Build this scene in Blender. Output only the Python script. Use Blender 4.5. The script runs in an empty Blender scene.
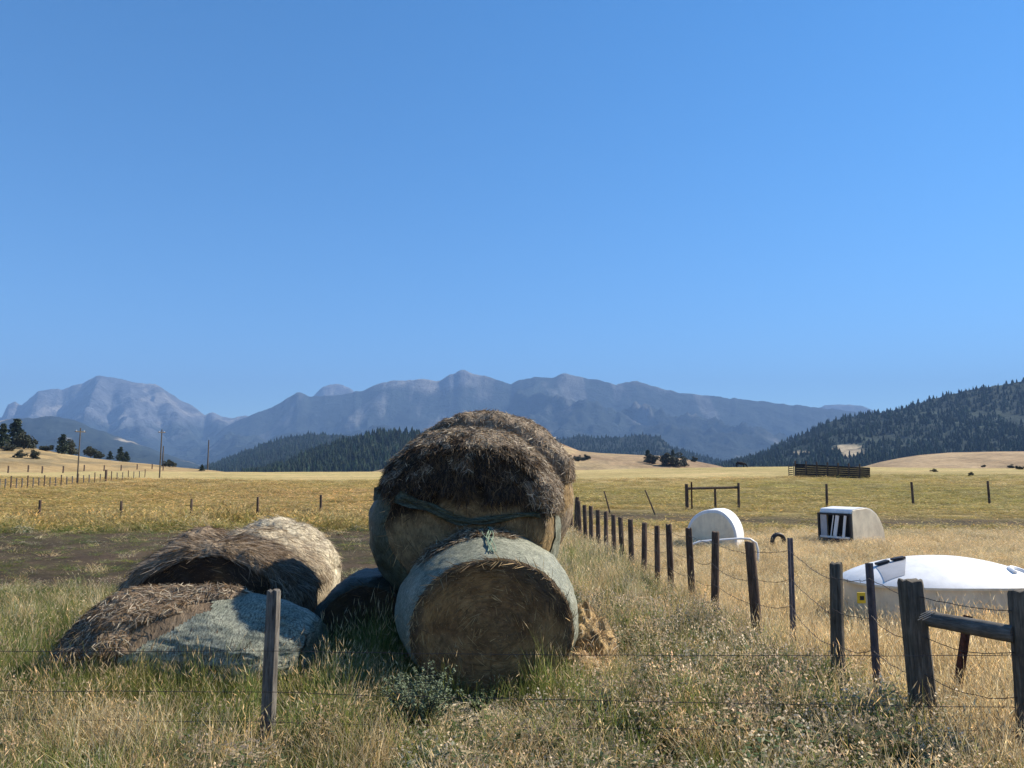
import bpy, bmesh, math, random
import numpy as np
from mathutils import Vector, Matrix
from mathutils.bvhtree import BVHTree

R_ = math.radians
random.seed(7)
rng = np.random.default_rng(11)
SC = bpy.context.scene
COL = SC.collection

# ------------------------------------------------------------------ camera
F = 780.0                       # focal length in pixels
TH = math.atan(91.0 / F)        # pitch: the plain's horizon is at y = 475
CZ = 2.0
cam_d = bpy.data.cameras.new('camera')
cam_d.sensor_width = 36.0
cam_d.sensor_fit = 'HORIZONTAL'
cam_d.lens = F * 36.0 / 1024.0
cam_d.clip_start = 0.05
cam_d.clip_end = 60000.0
cam = bpy.data.objects.new('camera', cam_d)
COL.objects.link(cam)
cam.location = (0, 0, CZ)
cam.rotation_euler = (math.pi / 2 + TH, 0, 0)
SC.camera = cam

# ------------------------------------------------------------------ sky, sun, exposure
SUN_EL, SUN_AZ = 41.0, 70.0     # azimuth from +Y (view direction) towards +X
world = bpy.data.worlds.new('World')
SC.world = world
world.use_nodes = True
wn = world.node_tree
wn.nodes.clear()
sky = wn.nodes.new('ShaderNodeTexSky')
sky.sky_type = 'NISHITA'
sky.sun_disc = False
sky.sun_elevation = R_(SUN_EL)
sky.sun_rotation = R_(SUN_AZ)
sky.altitude = 1500
sky.air_density = 1.0
sky.dust_density = 0.0
sky.ozone_density = 4.0
bg = wn.nodes.new('ShaderNodeBackground')
bg.inputs['Strength'].default_value = 0.097
wo = wn.nodes.new('ShaderNodeOutputWorld')
hs = wn.nodes.new('ShaderNodeHueSaturation')
hs.inputs['Saturation'].default_value = 1.24
hs.inputs['Hue'].default_value = 0.497
wn.links.new(sky.outputs[0], hs.inputs['Color'])
wn.links.new(hs.outputs[0], bg.inputs['Color'])
wn.links.new(bg.outputs[0], wo.inputs['Surface'])

sun_d = bpy.data.lights.new('sun', 'SUN')
sun_d.energy = 5.0
sun_d.angle = R_(0.55)
sun_d.color = (1.0, 0.91, 0.76)
sun = bpy.data.objects.new('sun', sun_d)
COL.objects.link(sun)
sun_dir = Vector((math.sin(R_(SUN_AZ)) * math.cos(R_(SUN_EL)), math.cos(R_(SUN_AZ)) * math.cos(R_(SUN_EL)), math.sin(R_(SUN_EL))))
sun.rotation_euler = sun_dir.to_track_quat('Z', 'Y').to_euler()
sun.location = (40, 20, 60)

SC.view_settings.view_transform = 'Standard'
SC.view_settings.look = 'None'
SC.view_settings.exposure = 1.10
SC.view_settings.gamma = 1.0
SC.view_settings.use_curve_mapping = False
SC.render.engine = 'CYCLES'
SC.cycles.use_denoising = True
SC.cycles.max_bounces = 6
SC.cycles.diffuse_bounces = 3
SC.cycles.transparent_max_bounces = 8
SC.cycles.volume_bounces = 0

# ------------------------------------------------------------------ picture <-> place
CT, ST = math.cos(TH), math.sin(TH)

def ray(px, py):
    r = (px - 512.0) / F
    u = (384.0 - py) / F
    return (r, CT - u * ST, ST + u * CT)

def at(px, py, Y):
    d = ray(px, py)
    t = Y / d[1]
    return Vector((d[0] * t, Y, CZ + d[2] * t))

def xat(px, Y, z=0.0):
    return (px - 512.0) / F * (Y * CT + (z - CZ) * ST)

def gpt(px, py, z=0.0):
    d = ray(px, py)
    t = (z - CZ) / d[2]
    return Vector((d[0] * t, d[1] * t, z))

def pix(x, y, z=0.0):
    dep = y * CT + (z - CZ) * ST
    up = -y * ST + (z - CZ) * CT
    return 512 + F * x / dep, 384 - F * up / dep

# ------------------------------------------------------------------ noise
def _hash(ix, iy, iz):
    h = (ix * 374761393 + iy * 668265263 + iz * 1274126177) & 0xffffffff
    h = ((h ^ (h >> 13)) * 1103515245) & 0xffffffff
    h = ((h ^ (h >> 16)) * 2654435761) & 0xffffffff
    return ((h ^ (h >> 15)) & 0xffffff) / float(0xffffff)

def vnoise(x, y, z=0.0):
    x, y, z = np.broadcast_arrays(np.asarray(x, float), np.asarray(y, float), np.asarray(z, float))
    ix, iy, iz = np.floor(x).astype(np.int64), np.floor(y).astype(np.int64), np.floor(z).astype(np.int64)
    fx, fy, fz = x - ix, y - iy, z - iz
    fx, fy, fz = fx * fx * (3 - 2 * fx), fy * fy * (3 - 2 * fy), fz * fz * (3 - 2 * fz)
    out = 0
    for dx in (0, 1):
        for dy in (0, 1):
            for dz in (0, 1):
                w = (fx if dx else 1 - fx) * (fy if dy else 1 - fy) * (fz if dz else 1 - fz)
                out = out + w * _hash(ix + dx, iy + dy, iz + dz)
    return out

def fbm(x, y, z=0.0, o=4):
    s, a, t = 0, 0.5, 0
    x, y, z = np.asarray(x, float), np.asarray(y, float), np.asarray(z, float)
    for k in range(o):
        s = s + a * vnoise(x * 2 ** k + 17.3 * k, y * 2 ** k + 5.1 * k, z * 2 ** k + 9.7 * k)
        t += a
        a *= 0.5
    return s / t

def sstep(a, b, x):
    t = np.clip((np.asarray(x, float) - a) / (b - a), 0, 1)
    return t * t * (3 - 2 * t)

# ------------------------------------------------------------------ object helpers
def tag(o, label=None, cat=None, group=None, kind=None):
    if label: o['label'] = label
    if cat: o['category'] = cat
    if group: o['group'] = group
    if kind: o['kind'] = kind
    return o

def thing(name, label, cat, loc=(0, 0, 0), rotz=0.0, group=None):
    o = bpy.data.objects.new(name, None)
    COL.objects.link(o)
    o.empty_display_size = 0.2
    o.location = loc
    o.rotation_euler = (0, 0, rotz)
    return tag(o, label, cat, group)

def mk(name, V, Fc, mat=None, parent=None, smooth=True, col=None, surf=None, link=True):
    V = np.asarray(V, np.float32)
    me = bpy.data.meshes.new(name)
    if isinstance(Fc, np.ndarray):
        n, k = Fc.shape
        me.vertices.add(len(V))
        me.vertices.foreach_set('co', V.ravel())
        me.loops.add(n * k)
        me.loops.foreach_set('vertex_index', Fc.astype(np.int32).ravel())
        me.polygons.add(n)
        me.polygons.foreach_set('loop_start', np.arange(0, n * k, k, dtype=np.int32))
        me.update(calc_edges=True)
        me.validate()
    else:
        me.from_pydata([tuple(map(float, v)) for v in V], [], [tuple(int(i) for i in f) for f in Fc])
        me.update()
    if smooth:
        me.polygons.foreach_set('use_smooth', np.ones(len(me.polygons), bool))
    if col is not None:
        a = me.attributes.new('Col', 'FLOAT_COLOR', 'POINT')
        c = np.ones((len(V), 4), np.float32)
        c[:, :3] = col
        a.data.foreach_set('color', c.ravel())
    if surf is not None:
        a = me.attributes.new('surf', 'FLOAT_VECTOR', 'POINT')
        a.data.foreach_set('vector', np.asarray(surf, np.float32).ravel())
    if mat: me.materials.append(mat)
    o = bpy.data.objects.new(name, me)
    if link: COL.objects.link(o)
    if parent: o.parent = parent
    return o

class MB:
    """collects simple shapes into one mesh"""
    def __init__(s): s.v, s.f = [], []
    def add(s, V, Fc):
        b = len(s.v)
        s.v += [tuple(v) for v in V]
        s.f += [tuple(i + b for i in f) for f in Fc]
    def tube(s, pts, rad, n=8, caps=True):
        pts = [Vector(p) for p in pts]
        if not hasattr(rad, '__len__'): rad = [rad] * len(pts)
        V, Fc = [], []
        up = None
        for i, p in enumerate(pts):
            d = (pts[min(i + 1, len(pts) - 1)] - pts[max(i - 1, 0)]).normalized()
            if up is None:
                up = d.orthogonal().normalized()
            else:
                up = (up - d * up.dot(d)).normalized()
            w = d.cross(up)
            for k in range(n):
                a = 2 * math.pi * k / n
                V.append(p + (up * math.cos(a) + w * math.sin(a)) * rad[i])
        for i in range(len(pts) - 1):
            for k in range(n):
                a, b = i * n + k, i * n + (k + 1) % n
                Fc.append((a, b, b + n, a + n))
        if caps:
            Fc.append(tuple(range(n))[::-1])
            Fc.append(tuple(range((len(pts) - 1) * n, len(pts) * n)))
        s.add(V, Fc)
    def box(s, c, d, rot=None):
        V = []
        for x in (-.5, .5):
            for y in (-.5, .5):
                for z in (-.5, .5):
                    v = Vector((x * d[0], y * d[1], z * d[2]))
                    if rot is not None: v = rot @ v
                    V.append(v + Vector(c))
        s.add(V, [(0, 1, 3, 2), (4, 6, 7, 5), (0, 4, 5, 1), (2, 3, 7, 6), (0, 2, 6, 4), (1, 5, 7, 3)])
    def build(s, name, mat, parent=None, smooth=True, bevel=0.0):
        o = mk(name, np.array([tuple(v) for v in s.v]), s.f, mat, parent, smooth)
        if bevel:
            m = o.modifiers.new('bevel', 'BEVEL')
            m.width = bevel; m.segments = 2; m.limit_method = 'ANGLE'
        if smooth:
            try: o.data.set_sharp_from_angle(angle=R_(40))
            except Exception: pass
        return o

# ------------------------------------------------------------------ materials
def mat_new(name):
    m = bpy.data.materials.new(name)
    m.use_nodes = True
    nt = m.node_tree
    p = nt.nodes['Principled BSDF']
    p.inputs['Specular IOR Level'].default_value = 0.25
    return m, nt, p

def nd(nt, t, **kw):
    n = nt.nodes.new(t)
    for k, v in kw.items(): setattr(n, k, v)
    return n

def noise_node(nt, scale, detail=5, rough=0.6, vec=None, dist=0.0):
    n = nd(nt, 'ShaderNodeTexNoise')
    n.inputs['Scale'].default_value = scale
    n.inputs['Detail'].default_value = detail
    n.inputs['Roughness'].default_value = rough
    n.inputs['Distortion'].default_value = dist
    if vec is not None: nt.links.new(vec, n.inputs['Vector'])
    return n

def ramp_node(nt, fac, stops):
    r = nd(nt, 'ShaderNodeValToRGB')
    els = r.color_ramp.elements
    while len(els) < len(stops): els.new(0.5)
    for e, (p, c) in zip(els, stops):
        e.position = p
        e.color = (c[0], c[1], c[2], 1) if hasattr(c, '__len__') else (c, c, c, 1)
    nt.links.new(fac, r.inputs['Fac'])
    return r

def mixc(nt, a, b, fac, blend='MIX'):
    m = nd(nt, 'ShaderNodeMix', data_type='RGBA', blend_type=blend)
    for i, v in ((0, fac), (6, a), (7, b)):
        if hasattr(v, 'links') or hasattr(v, 'is_linked'): nt.links.new(v, m.inputs[i])
        elif i == 0: m.inputs[0].default_value = v
        else: m.inputs[i].default_value = (v[0], v[1], v[2], 1)
    return m.outputs[2]

def bump(nt, p, height, strength, dist):
    b = nd(nt, 'ShaderNodeBump')
    b.inputs['Strength'].default_value = strength
    b.inputs['Distance'].default_value = dist
    nt.links.new(height, b.inputs['Height'])
    nt.links.new(b.outputs[0], p.inputs['Normal'])

def coords(nt, scale=(1, 1, 1), attr=None):
    if attr:
        a = nd(nt, 'ShaderNodeAttribute', attribute_name=attr)
        src = a.outputs['Vector']
    else:
        a = nd(nt, 'ShaderNodeTexCoord')
        src = a.outputs['Object']
    m = nd(nt, 'ShaderNodeMapping')
    m.inputs['Scale'].default_value = scale
    nt.links.new(src, m.inputs['Vector'])
    return m.outputs[0]

def hay_material(name, sx, sy, gain=1.0, contrast=(0.45, 1.5)):
    """hay: vertex colour times fine stretched strands"""
    m, nt, p = mat_new(name)
    a = nd(nt, 'ShaderNodeAttribute', attribute_name='Col')
    v = coords(nt, (sx, sy, 6), 'surf')
    n1 = noise_node(nt, 1.0, 6, 0.7, v, 0.6)
    v2 = coords(nt, (2.2, 2.2, 2.2))
    n2 = noise_node(nt, 2.0, 5, 0.65, v2)
    r1 = ramp_node(nt, n1.outputs['Fac'], [(0.3, contrast[0] * gain), (0.7, contrast[1] * gain)])
    r2 = ramp_node(nt, n2.outputs['Fac'], [(0.3, (0.62, 0.58, 0.55)), (0.7, (1.3, 1.28, 1.2))])
    c = mixc(nt, a.outputs['Color'], r1.outputs[0], 1.0, 'MULTIPLY')
    c = mixc(nt, c, r2.outputs[0], 1.0, 'MULTIPLY')
    nt.links.new(c, p.inputs['Base Color'])
    p.inputs['Roughness'].default_value = 0.85
    bump(nt, p, n1.outputs['Fac'], 0.9, 0.03)
    return m

def straw_material(name, trans=0.3, inst=False):
    m, nt, p = mat_new(name)
    a = nd(nt, 'ShaderNodeAttribute', attribute_name='Col')
    c = a.outputs['Color']
    if trans < 0.1: p.inputs['Specular IOR Level'].default_value = 0.0
    if inst:
        t = nd(nt, 'ShaderNodeAttribute', attribute_name='tint', attribute_type='INSTANCER')
        c = mixc(nt, c, t.outputs['Color'], 1.0, 'MULTIPLY')
    nt.links.new(c, p.inputs['Base Color'])
    p.inputs['Roughness'].default_value = 0.6
    p.inputs['Specular IOR Level'].default_value = 0.3 if trans > 0.1 else 0.0
    if trans > 0:
        tr = nd(nt, 'ShaderNodeBsdfTranslucent')
        nt.links.new(c, tr.inputs['Color'])
        mx = nd(nt, 'ShaderNodeMixShader')
        mx.inputs[0].default_value = trans
        out = nt.nodes['Material Output']
        nt.links.new(p.outputs[0], mx.inputs[1])
        nt.links.new(tr.outputs[0], mx.inputs[2])
        nt.links.new(mx.outputs[0], out.inputs['Surface'])
    return m

def wood_material(name, c0, c1, c2, st=(14, 14, 1.3)):
    m, nt, p = mat_new(name)
    v = coords(nt, st)
    n1 = noise_node(nt, 3.0, 7, 0.7, v, 0.4)
    n2 = noise_node(nt, 4.0, 4, 0.6, coords(nt, (1, 1, 1)))
    r = ramp_node(nt, n1.outputs['Fac'], [(0.32, c0), (0.52, c1), (0.72, c2)])
    r2 = ramp_node(nt, n2.outputs['Fac'], [(0.3, 0.65), (0.7, 1.25)])
    nt.links.new(mixc(nt, r.outputs[0], r2.outputs[0], 1.0, 'MULTIPLY'), p.inputs['Base Color'])
    p.inputs['Roughness'].default_value = 0.9
    bump(nt, p, n1.outputs['Fac'], 0.6, 0.007)
    return m

def plain_material(name, c, rough=0.6, metal=0.0, var=0.25, scale=6.0, bumpd=0.0):
    m, nt, p = mat_new(name)
    n = noise_node(nt, scale, 5, 0.65, coords(nt))
    r = ramp_node(nt, n.outputs['Fac'], [(0.3, [x * (1 - var) for x in c]), (0.7, [min(1, x * (1 + var)) for x in c])])
    nt.links.new(r.outputs[0], p.inputs['Base Color'])
    p.inputs['Roughness'].default_value = rough
    p.inputs['Metallic'].default_value = metal
    if bumpd: bump(nt, p, n.outputs['Fac'], 0.6, bumpd)
    return m

def net_material(name, ca, cb):
    m, nt, p = mat_new(name)
    v = coords(nt, (1, 1, 1), 'surf')
    n1 = noise_node(nt, 48.0, 5, 0.8, coords(nt, (0.45, 1.3, 1), 'surf'), 0.5)
    w = nd(nt, 'ShaderNodeTexVoronoi', feature='DISTANCE_TO_EDGE')
    w.inputs['Scale'].default_value = 42
    nt.links.new(v, w.inputs['Vector'])
    n2 = noise_node(nt, 3.0, 6, 0.7, coords(nt, (1.4, 1.4, 1.4)))
    r2 = ramp_node(nt, n2.outputs['Fac'], [(0.25, ca), (0.75, cb)])
    r1 = ramp_node(nt, n1.outputs['Fac'], [(0.36, 0.22), (0.62, 1.6)])
    rw = ramp_node(nt, w.outputs['Distance'], [(0.0, 1.15), (0.12, 0.72)])
    c = mixc(nt, r2.outputs[0], r1.outputs[0], 1.0, 'MULTIPLY')
    c = mixc(nt, c, rw.outputs[0], 0.7, 'MULTIPLY')
    nt.links.new(c, p.inputs['Base Color'])
    p.inputs['Roughness'].default_value = 0.55
    bump(nt, p, n1.outputs['Fac'], 0.7, 0.012)
    return m

M = {}
M['hay_face'] = hay_material('hay_face', 5, 26)
M['hay_side'] = hay_material('hay_side', 9, 30, contrast=(0.35, 1.5))
M['thatch'] = hay_material('thatch', 20, 26, contrast=(0.25, 1.6))
M['straw'] = straw_material('straw', 0.15)
M['net'] = net_material('net_wrap', (0.12, 0.133, 0.095), (0.33, 0.332, 0.255))
M['net_green'] = net_material('net_green', (0.04, 0.05, 0.032), (0.105, 0.118, 0.078))
M['net_shade'] = net_material('net_shade', (0.018, 0.022, 0.016), (0.05, 0.055, 0.04))  # darkened copy of the net, shade painted in for the lower bales
M['net_strand'] = plain_material('net_strand', (0.20, 0.27, 0.19), 0.7)
M['post_grey'] = wood_material('post_grey', (0.05, 0.044, 0.038), (0.14, 0.125, 0.108), (0.27, 0.25, 0.215))
M['rail_grey'] = wood_material('rail_grey', (0.07, 0.064, 0.055), (0.13, 0.12, 0.105), (0.20, 0.19, 0.17), (3, 3, 26))
M['post_brown'] = wood_material('post_brown', (0.035, 0.024, 0.018), (0.11, 0.075, 0.055), (0.22, 0.16, 0.12))
M['post_mid'] = wood_material('post_mid', (0.045, 0.038, 0.029), (0.105, 0.09, 0.07), (0.19, 0.168, 0.135))
M['steel'] = plain_material('steel_post', (0.16, 0.14, 0.15), 0.55, 0.5, 0.35, 20)
M['rust'] = plain_material('rusty_steel', (0.10, 0.045, 0.03), 0.8, 0.2, 0.5, 25)
M['wire'] = plain_material('wire', (0.075, 0.06, 0.055), 0.6, 0.5, 0.4, 30)
M['grass'] = straw_material('grass', 0.5, True)
M['leaf'] = straw_material('leaf', 0.3)
M['needle'] = straw_material('needle', 0.12)
M['bark'] = plain_material('bark', (0.10, 0.075, 0.055), 0.9, 0, 0.4, 12)

# ------------------------------------------------------------------ setting: ground
def crest_y(x, y):
    return 225 + 20 * np.sin(np.arctan2(x, np.maximum(y, 1)) * 5 + 0.7)

def ground_z(x, y):
    x, y = np.asarray(x, float), np.asarray(y, float)
    r = np.hypot(x, y)
    az = np.arctan2(x, y)
    top = 2.9 + 1.5 * sstep(-0.1, 0.35, az) * (az > -4) - 0.8 * sstep(0.33, 0.55, az)
    rise = top * sstep(55, 235, r) - (top + 3.5) * sstep(240, 420, r)
    b = 0.10 * (fbm(x * 0.35, y * 0.35, 2.2, 3) - 0.5) * sstep(1.5, 5, r)
    b2 = 0.5 * (fbm(x * 0.03, y * 0.03, 5.2, 3) - 0.5) * sstep(30, 90, r)
    front = sstep(-20, 30, y)
    return b + b2 + rise * front

def xfence(y):
    return 3.35 - 0.05 * y

def zones(x, y):
    """how the place is covered: weights for bare earth, gold, green, weeds"""
    x, y = np.asarray(x, float), np.asarray(y, float)
    n1 = fbm(x * 0.16, y * 0.16, 1.0, 4)
    n2 = fbm(x * 0.9, y * 0.9, 3.0, 3)
    n3 = fbm(x * 0.05 + 3, y * 0.05, 7.0, 4)
    wob = (n1 - 0.5) * 6
    # churned earth left of the bales and the track across the right
    e_left = sstep(13.2, 15.0, y + wob * 0.35) * (1 - sstep(26.5, 29.5, y + wob * 0.3)) * (1 - sstep(-1.3, -0.2, x + wob * 0.1 + 0.02 * y))
    yr = y - 0.10 * (x - 8) * 0
    ymid = 42.0 - 1.0 * np.clip(x - 3, 0, 9)
    ymid = np.maximum(ymid, 33.0)
    e_right = np.exp(-((y + wob * 0.7 - ymid) / np.where(x < 9, 8.5, 6.5)) ** 2 * 1.3) * sstep(1.6, 4.5, x + wob * 0.15)
    g = gpt(470, 722)
    e_bare = np.exp(-(((x - g.x) / 0.62) ** 2 + ((y - g.y) / 0.5) ** 2))
    g2 = gpt(860, 715)
    e_bare2 = 0.6 * np.exp(-(((x - g2.x) / 0.5) ** 2 + ((y - g2.y) / 0.3) ** 2))
    earth = np.clip(np.maximum.reduce([e_left, e_right * 0.95, e_bare * 1.1, e_bare2]), 0, 1)
    right = sstep(-0.35, 0.45, x - xfence(y) + (n2 - 0.5) * 0.8)
    far = sstep(26, 32, y)
    near = 1 - far
    gold = near * (right * 0.95 + (1 - right) * (0.42 + 0.55 * sstep(8.5, 12.5, y + wob * .3) * sstep(-0.2, 1.3, x)))
    gold = np.clip(gold + near * (1 - right) * 0.3 * sstep(6.9, 6.0, y + wob * 0.1) * (0.4 + n2), 0, 1)
    gold_far = np.clip(0.52 + (n3 - 0.5) * 1.1 + 0.35 * sstep(105, 215, y + (n3 - 0.5) * 130 + (n1 - .5) * 40) + 0.25 * sstep(2, -8, x) - 0.22 * sstep(0, 6, x) * sstep(36, 58, y + (n1 - .5) * 18) * (1 - sstep(80, 165, y + (n3 - .5) * 80)), 0, 1)
    gold = gold * (1 - far) + far * gold_far
    weeds = near * (1 - right) * sstep(-0.6, 0.6, x + (n2 - 0.5)) * (1 - sstep(10.5, 13, y)) * 0.8
    return earth, gold, weeds, right, far, n1, n2, n3

def mix3(a, b, t):
    return np.asarray(a)[None, :] * (1 - t[:, None]) + np.asarray(b)[None, :] * t[:, None]

def build_ground():
    na = 360
    az = np.concatenate([np.linspace(-R_(48), R_(48), na), np.linspace(R_(48), R_(312), 60)[1:-1]])
    nr = 300
    rr = np.concatenate([[0.6], np.geomspace(1.2, 15000, nr)])
    A, Rr = np.meshgrid(az, rr)
    X, Y = Rr * np.sin(A), Rr * np.cos(A)
    x, y = X.ravel(), Y.ravel()
    z = ground_z(x, y)
    n = len(az)
    idx = np.arange(len(rr) * n).reshape(len(rr), n)
    a = idx[:-1, :]; b = np.roll(idx, -1, 1)[:-1, :]; c = np.roll(idx, -1, 1)[1:, :]; d = idx[1:, :]
    Fq = np.stack([a, b, c, d], -1).reshape(-1, 4)[:, ::-1]
    earth, gold, weeds, right, far, n1, n2, n3 = zones(x, y)
    under = mix3((0.05, 0.05, 0.025), (0.26, 0.19, 0.09), np.clip(gold, 0, 1))
    fieldc = mix3((0.265, 0.215, 0.09), (0.41, 0.325, 0.155), np.clip(gold, 0, 1))
    c = under * (1 - far[:, None]) + fieldc * far[:, None]
    soil = mix3((0.042, 0.031, 0.024), (0.115, 0.088, 0.058), n2)
    c = c * (1 - earth[:, None]) + soil * earth[:, None]
    g = gpt(470, 722)
    e_bare = np.exp(-(((x - g.x) / 0.7) ** 2 + ((y - g.y) / 0.6) ** 2))[:, None]
    c = c * (1 - e_bare) + np.array([[0.20, 0.145, 0.09]]) * e_bare
    V = np.stack([x, y, z], 1)
    Fc = Fq
    o = mk('ground', V, Fc, None, None, True, col=c)
    # close the middle
    m, nt, p = mat_new('ground')
    at_ = nd(nt, 'ShaderNodeAttribute', attribute_name='Col')
    v = coords(nt)
    na_ = noise_node(nt, 5.5, 8, 0.75, v)
    nb_ = noise_node(nt, 0.55, 6, 0.7, v)
    nc_ = noise_node(nt, 0.06, 6, 0.7, coords(nt, (0.6, 2.2, 1)))
    ra = ramp_node(nt, na_.outputs['Fac'], [(0.3, 0.55), (0.72, 1.45)])
    rb = ramp_node(nt, nb_.outputs['Fac'], [(0.3, (0.66, 0.72, 0.66)), (0.7, (1.34, 1.26, 1.28))])
    rc = ramp_node(nt, nc_.outputs['Fac'], [(0.32, (0.75, 0.85, 0.70)), (0.68, (1.25, 1.15, 1.2))])
    cc = mixc(nt, at_.outputs['Color'], ra.outputs[0], 1.0, 'MULTIPLY')
    cc = mixc(nt, cc, rb.outputs[0], 1.0, 'MULTIPLY')
    cc = mixc(nt, cc, rc.outputs[0], 1.0, 'MULTIPLY')
    nt.links.new(cc, p.inputs['Base Color'])
    p.inputs['Roughness'].default_value = 0.95
    p.inputs['Specular IOR Level'].default_value = 0.1
    bump(nt, p, na_.outputs['Fac'], 1.0, 0.12)
    o.data.materials.append(m)
    tag(o, kind='structure')
    return o

ground = build_ground()

# ------------------------------------------------------------------ setting: hills and mountains
HILLS = {}

def hill_mesh(name, crest, Yc, dn, df, base=-4.0, step=4.0, rows=44, amp=0.0, freq=1.0, spurs=None, nspur=0, vdepth=0.45,
              mat=None, colf=None, power=1.0, seed=0.0, bow=0.0):
    cx = np.array([c[0] for c in crest], float)
    cy = np.array([c[1] for c in crest], float)
    pxs = np.arange(cx[0], cx[-1] + 0.1, step)
    pys = np.interp(pxs, cx, cy)
    if spurs is not None or nspur: pys = pys + (fbm(pxs / 7.0, seed, 1.0, 4) - 0.5) * 3.0
    Ycs = np.array([Yc(p) if callable(Yc) else Yc for p in pxs], float)
    crestP = np.array([at(p, q, Y) for p, q, Y in zip(pxs, pys, Ycs)])
    v = np.concatenate([np.linspace(-1, 0, rows), np.linspace(0, 1, rows // 3)[1:]])
    n = len(pxs)
    P = np.zeros((len(v), n, 3))
    dirx = crestP[:, 0] / crestP[:, 1]
    H = crestP[:, 2] - base
    U = pxs / 100.0
    for j, vv in enumerate(v):
        d = dn if vv < 0 else df
        Yj = Ycs + vv * d
        s = 1 - abs(vv)
        prof = s ** power if vv < 0 else s
        prof = prof * (1 - bow) + bow * (0.5 - 0.5 * math.cos(math.pi * s))
        g = np.clip(abs(vv) / 0.35, 0, 1) * (abs(vv) <= 1)
        warp = (fbm(U * 3.0 * freq, vv * 2.0 + seed, 1.0 + seed, 3) - 0.5) * 1.3
        if spurs is not None:
            t = abs(vv)
            dist = np.full(n, 9.0)
            for (p0, p1, w) in spurs:
                dist = np.minimum(dist, np.abs(pxs + warp * 14 - (p0 + (p1 - p0) * t)) / w)
            val = np.clip(dist, 0, 1.0)
        elif nspur:
            xx, yy_ = dirx * Yj, np.full(n, 1.0) * Yj
            Lr = crestP[:, 1].mean() / 2.6 / nspur
            wx = (fbm(xx / Lr * 0.8, yy_ / Lr * 0.8, seed + 3, 3) - 0.5) * 1.1
            val = np.abs(2 * fbm(xx / Lr + wx, yy_ / Lr * 0.75 + wx * 0.6 + seed * 3.1, seed, 6) - 1) * 2.4
            val = 1 - np.clip(val, 0, 1)
            val = 1 - val ** 1.3
        else:
            val = np.zeros(n)
        h = H * prof * (1 - vdepth * val * g)
        rid = 1 - np.abs(2 * fbm(dirx * Yj / (Ycs.mean() / 16) * freq, Yj / (Ycs.mean() / 16) * freq, 2.0 + seed, 6) - 1)
        h = h + amp * H.max() * (rid - 0.6) * g * np.clip(s * 3, 0, 1)
        P[j, :, 0] = dirx * Yj
        P[j, :, 1] = Yj
        P[j, :, 2] = base + h
    V = P.reshape(-1, 3)
    idx = np.arange(len(v) * n).reshape(len(v), n)
    Fq = np.stack([idx[:-1, :-1], idx[:-1, 1:], idx[1:, 1:], idx[1:, :-1]], -1).reshape(-1, 4)
    col = colf(V, np.tile(pxs, len(v)), np.repeat(v, n)) if colf else None
    o = mk(name, V, Fq, mat, None, True, col=col)
    tag(o, kind='structure')
    HILLS[name] = dict(o=o, P=P, v=v, pxs=pxs, bvh=BVHTree.FromPolygons([tuple(p) for p in V], [tuple(f) for f in Fq]))
    return o

def land_material(name, s1, s2, lo=0.6, hi=1.4, bd=1.0, rough=0.95):
    m, nt, p = mat_new(name)
    a = nd(nt, 'ShaderNodeAttribute', attribute_name='Col')
    v = coords(nt)
    n1 = noise_node(nt, s1, 8, 0.72, v)
    n2 = noise_node(nt, s2, 6, 0.7, v)
    r1 = ramp_node(nt, n1.outputs['Fac'], [(0.32, lo), (0.68, hi)])
    r2 = ramp_node(nt, n2.outputs['Fac'], [(0.35, 0.75), (0.65, 1.25)])
    c = mixc(nt, a.outputs['Color'], r1.outputs[0], 1.0, 'MULTIPLY')
    c = mixc(nt, c, r2.outputs[0], 1.0, 'MULTIPLY')
    nt.links.new(c, p.inputs['Base Color'])
    p.inputs['Roughness'].default_value = rough
    p.inputs['Specular IOR Level'].default_value = 0.05
    bump(nt, p, n1.outputs['Fac'], 1.0, bd)
    return m

M['rock_land'] = land_material('mountain_land', 0.006, 0.0016, 0.55, 1.45, 90)
M['forest_land'] = land_material('forest_land', 0.03, 0.006, 0.5, 1.5, 8)
M['tan_land'] = land_material('tan_land', 0.35, 0.03, 0.7, 1.3, 0.4)

ROCK, FOREST, SCREE = np.array([0.135, 0.142, 0.155]), np.array([0.036, 0.048, 0.045]), np.array([0.25, 0.24, 0.225])

def mountain_cols(treeline, open_amt):
    def f(V, px, v):
        z = V[:, 2]
        n = fbm(V[:, 0] * 0.0011, V[:, 1] * 0.0011, z * 0.002, 5)
        n2 = fbm(V[:, 0] * 0.004 + 9, V[:, 1] * 0.0012, z * 0.001, 4)
        t = sstep(-0.06, 0.12, (z - treeline) / 1400 + (n - 0.5) * 0.55)
        t = np.clip(t + open_amt * sstep(0.60, 0.70, n2), 0, 1)
        rock = ROCK[None] * (0.75 + 0.6 * n[:, None])
        rock = np.where((n2 > 0.56)[:, None], SCREE[None], rock)
        return FOREST[None] * (1 - t[:, None]) + rock * t[:, None]
    return f

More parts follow.
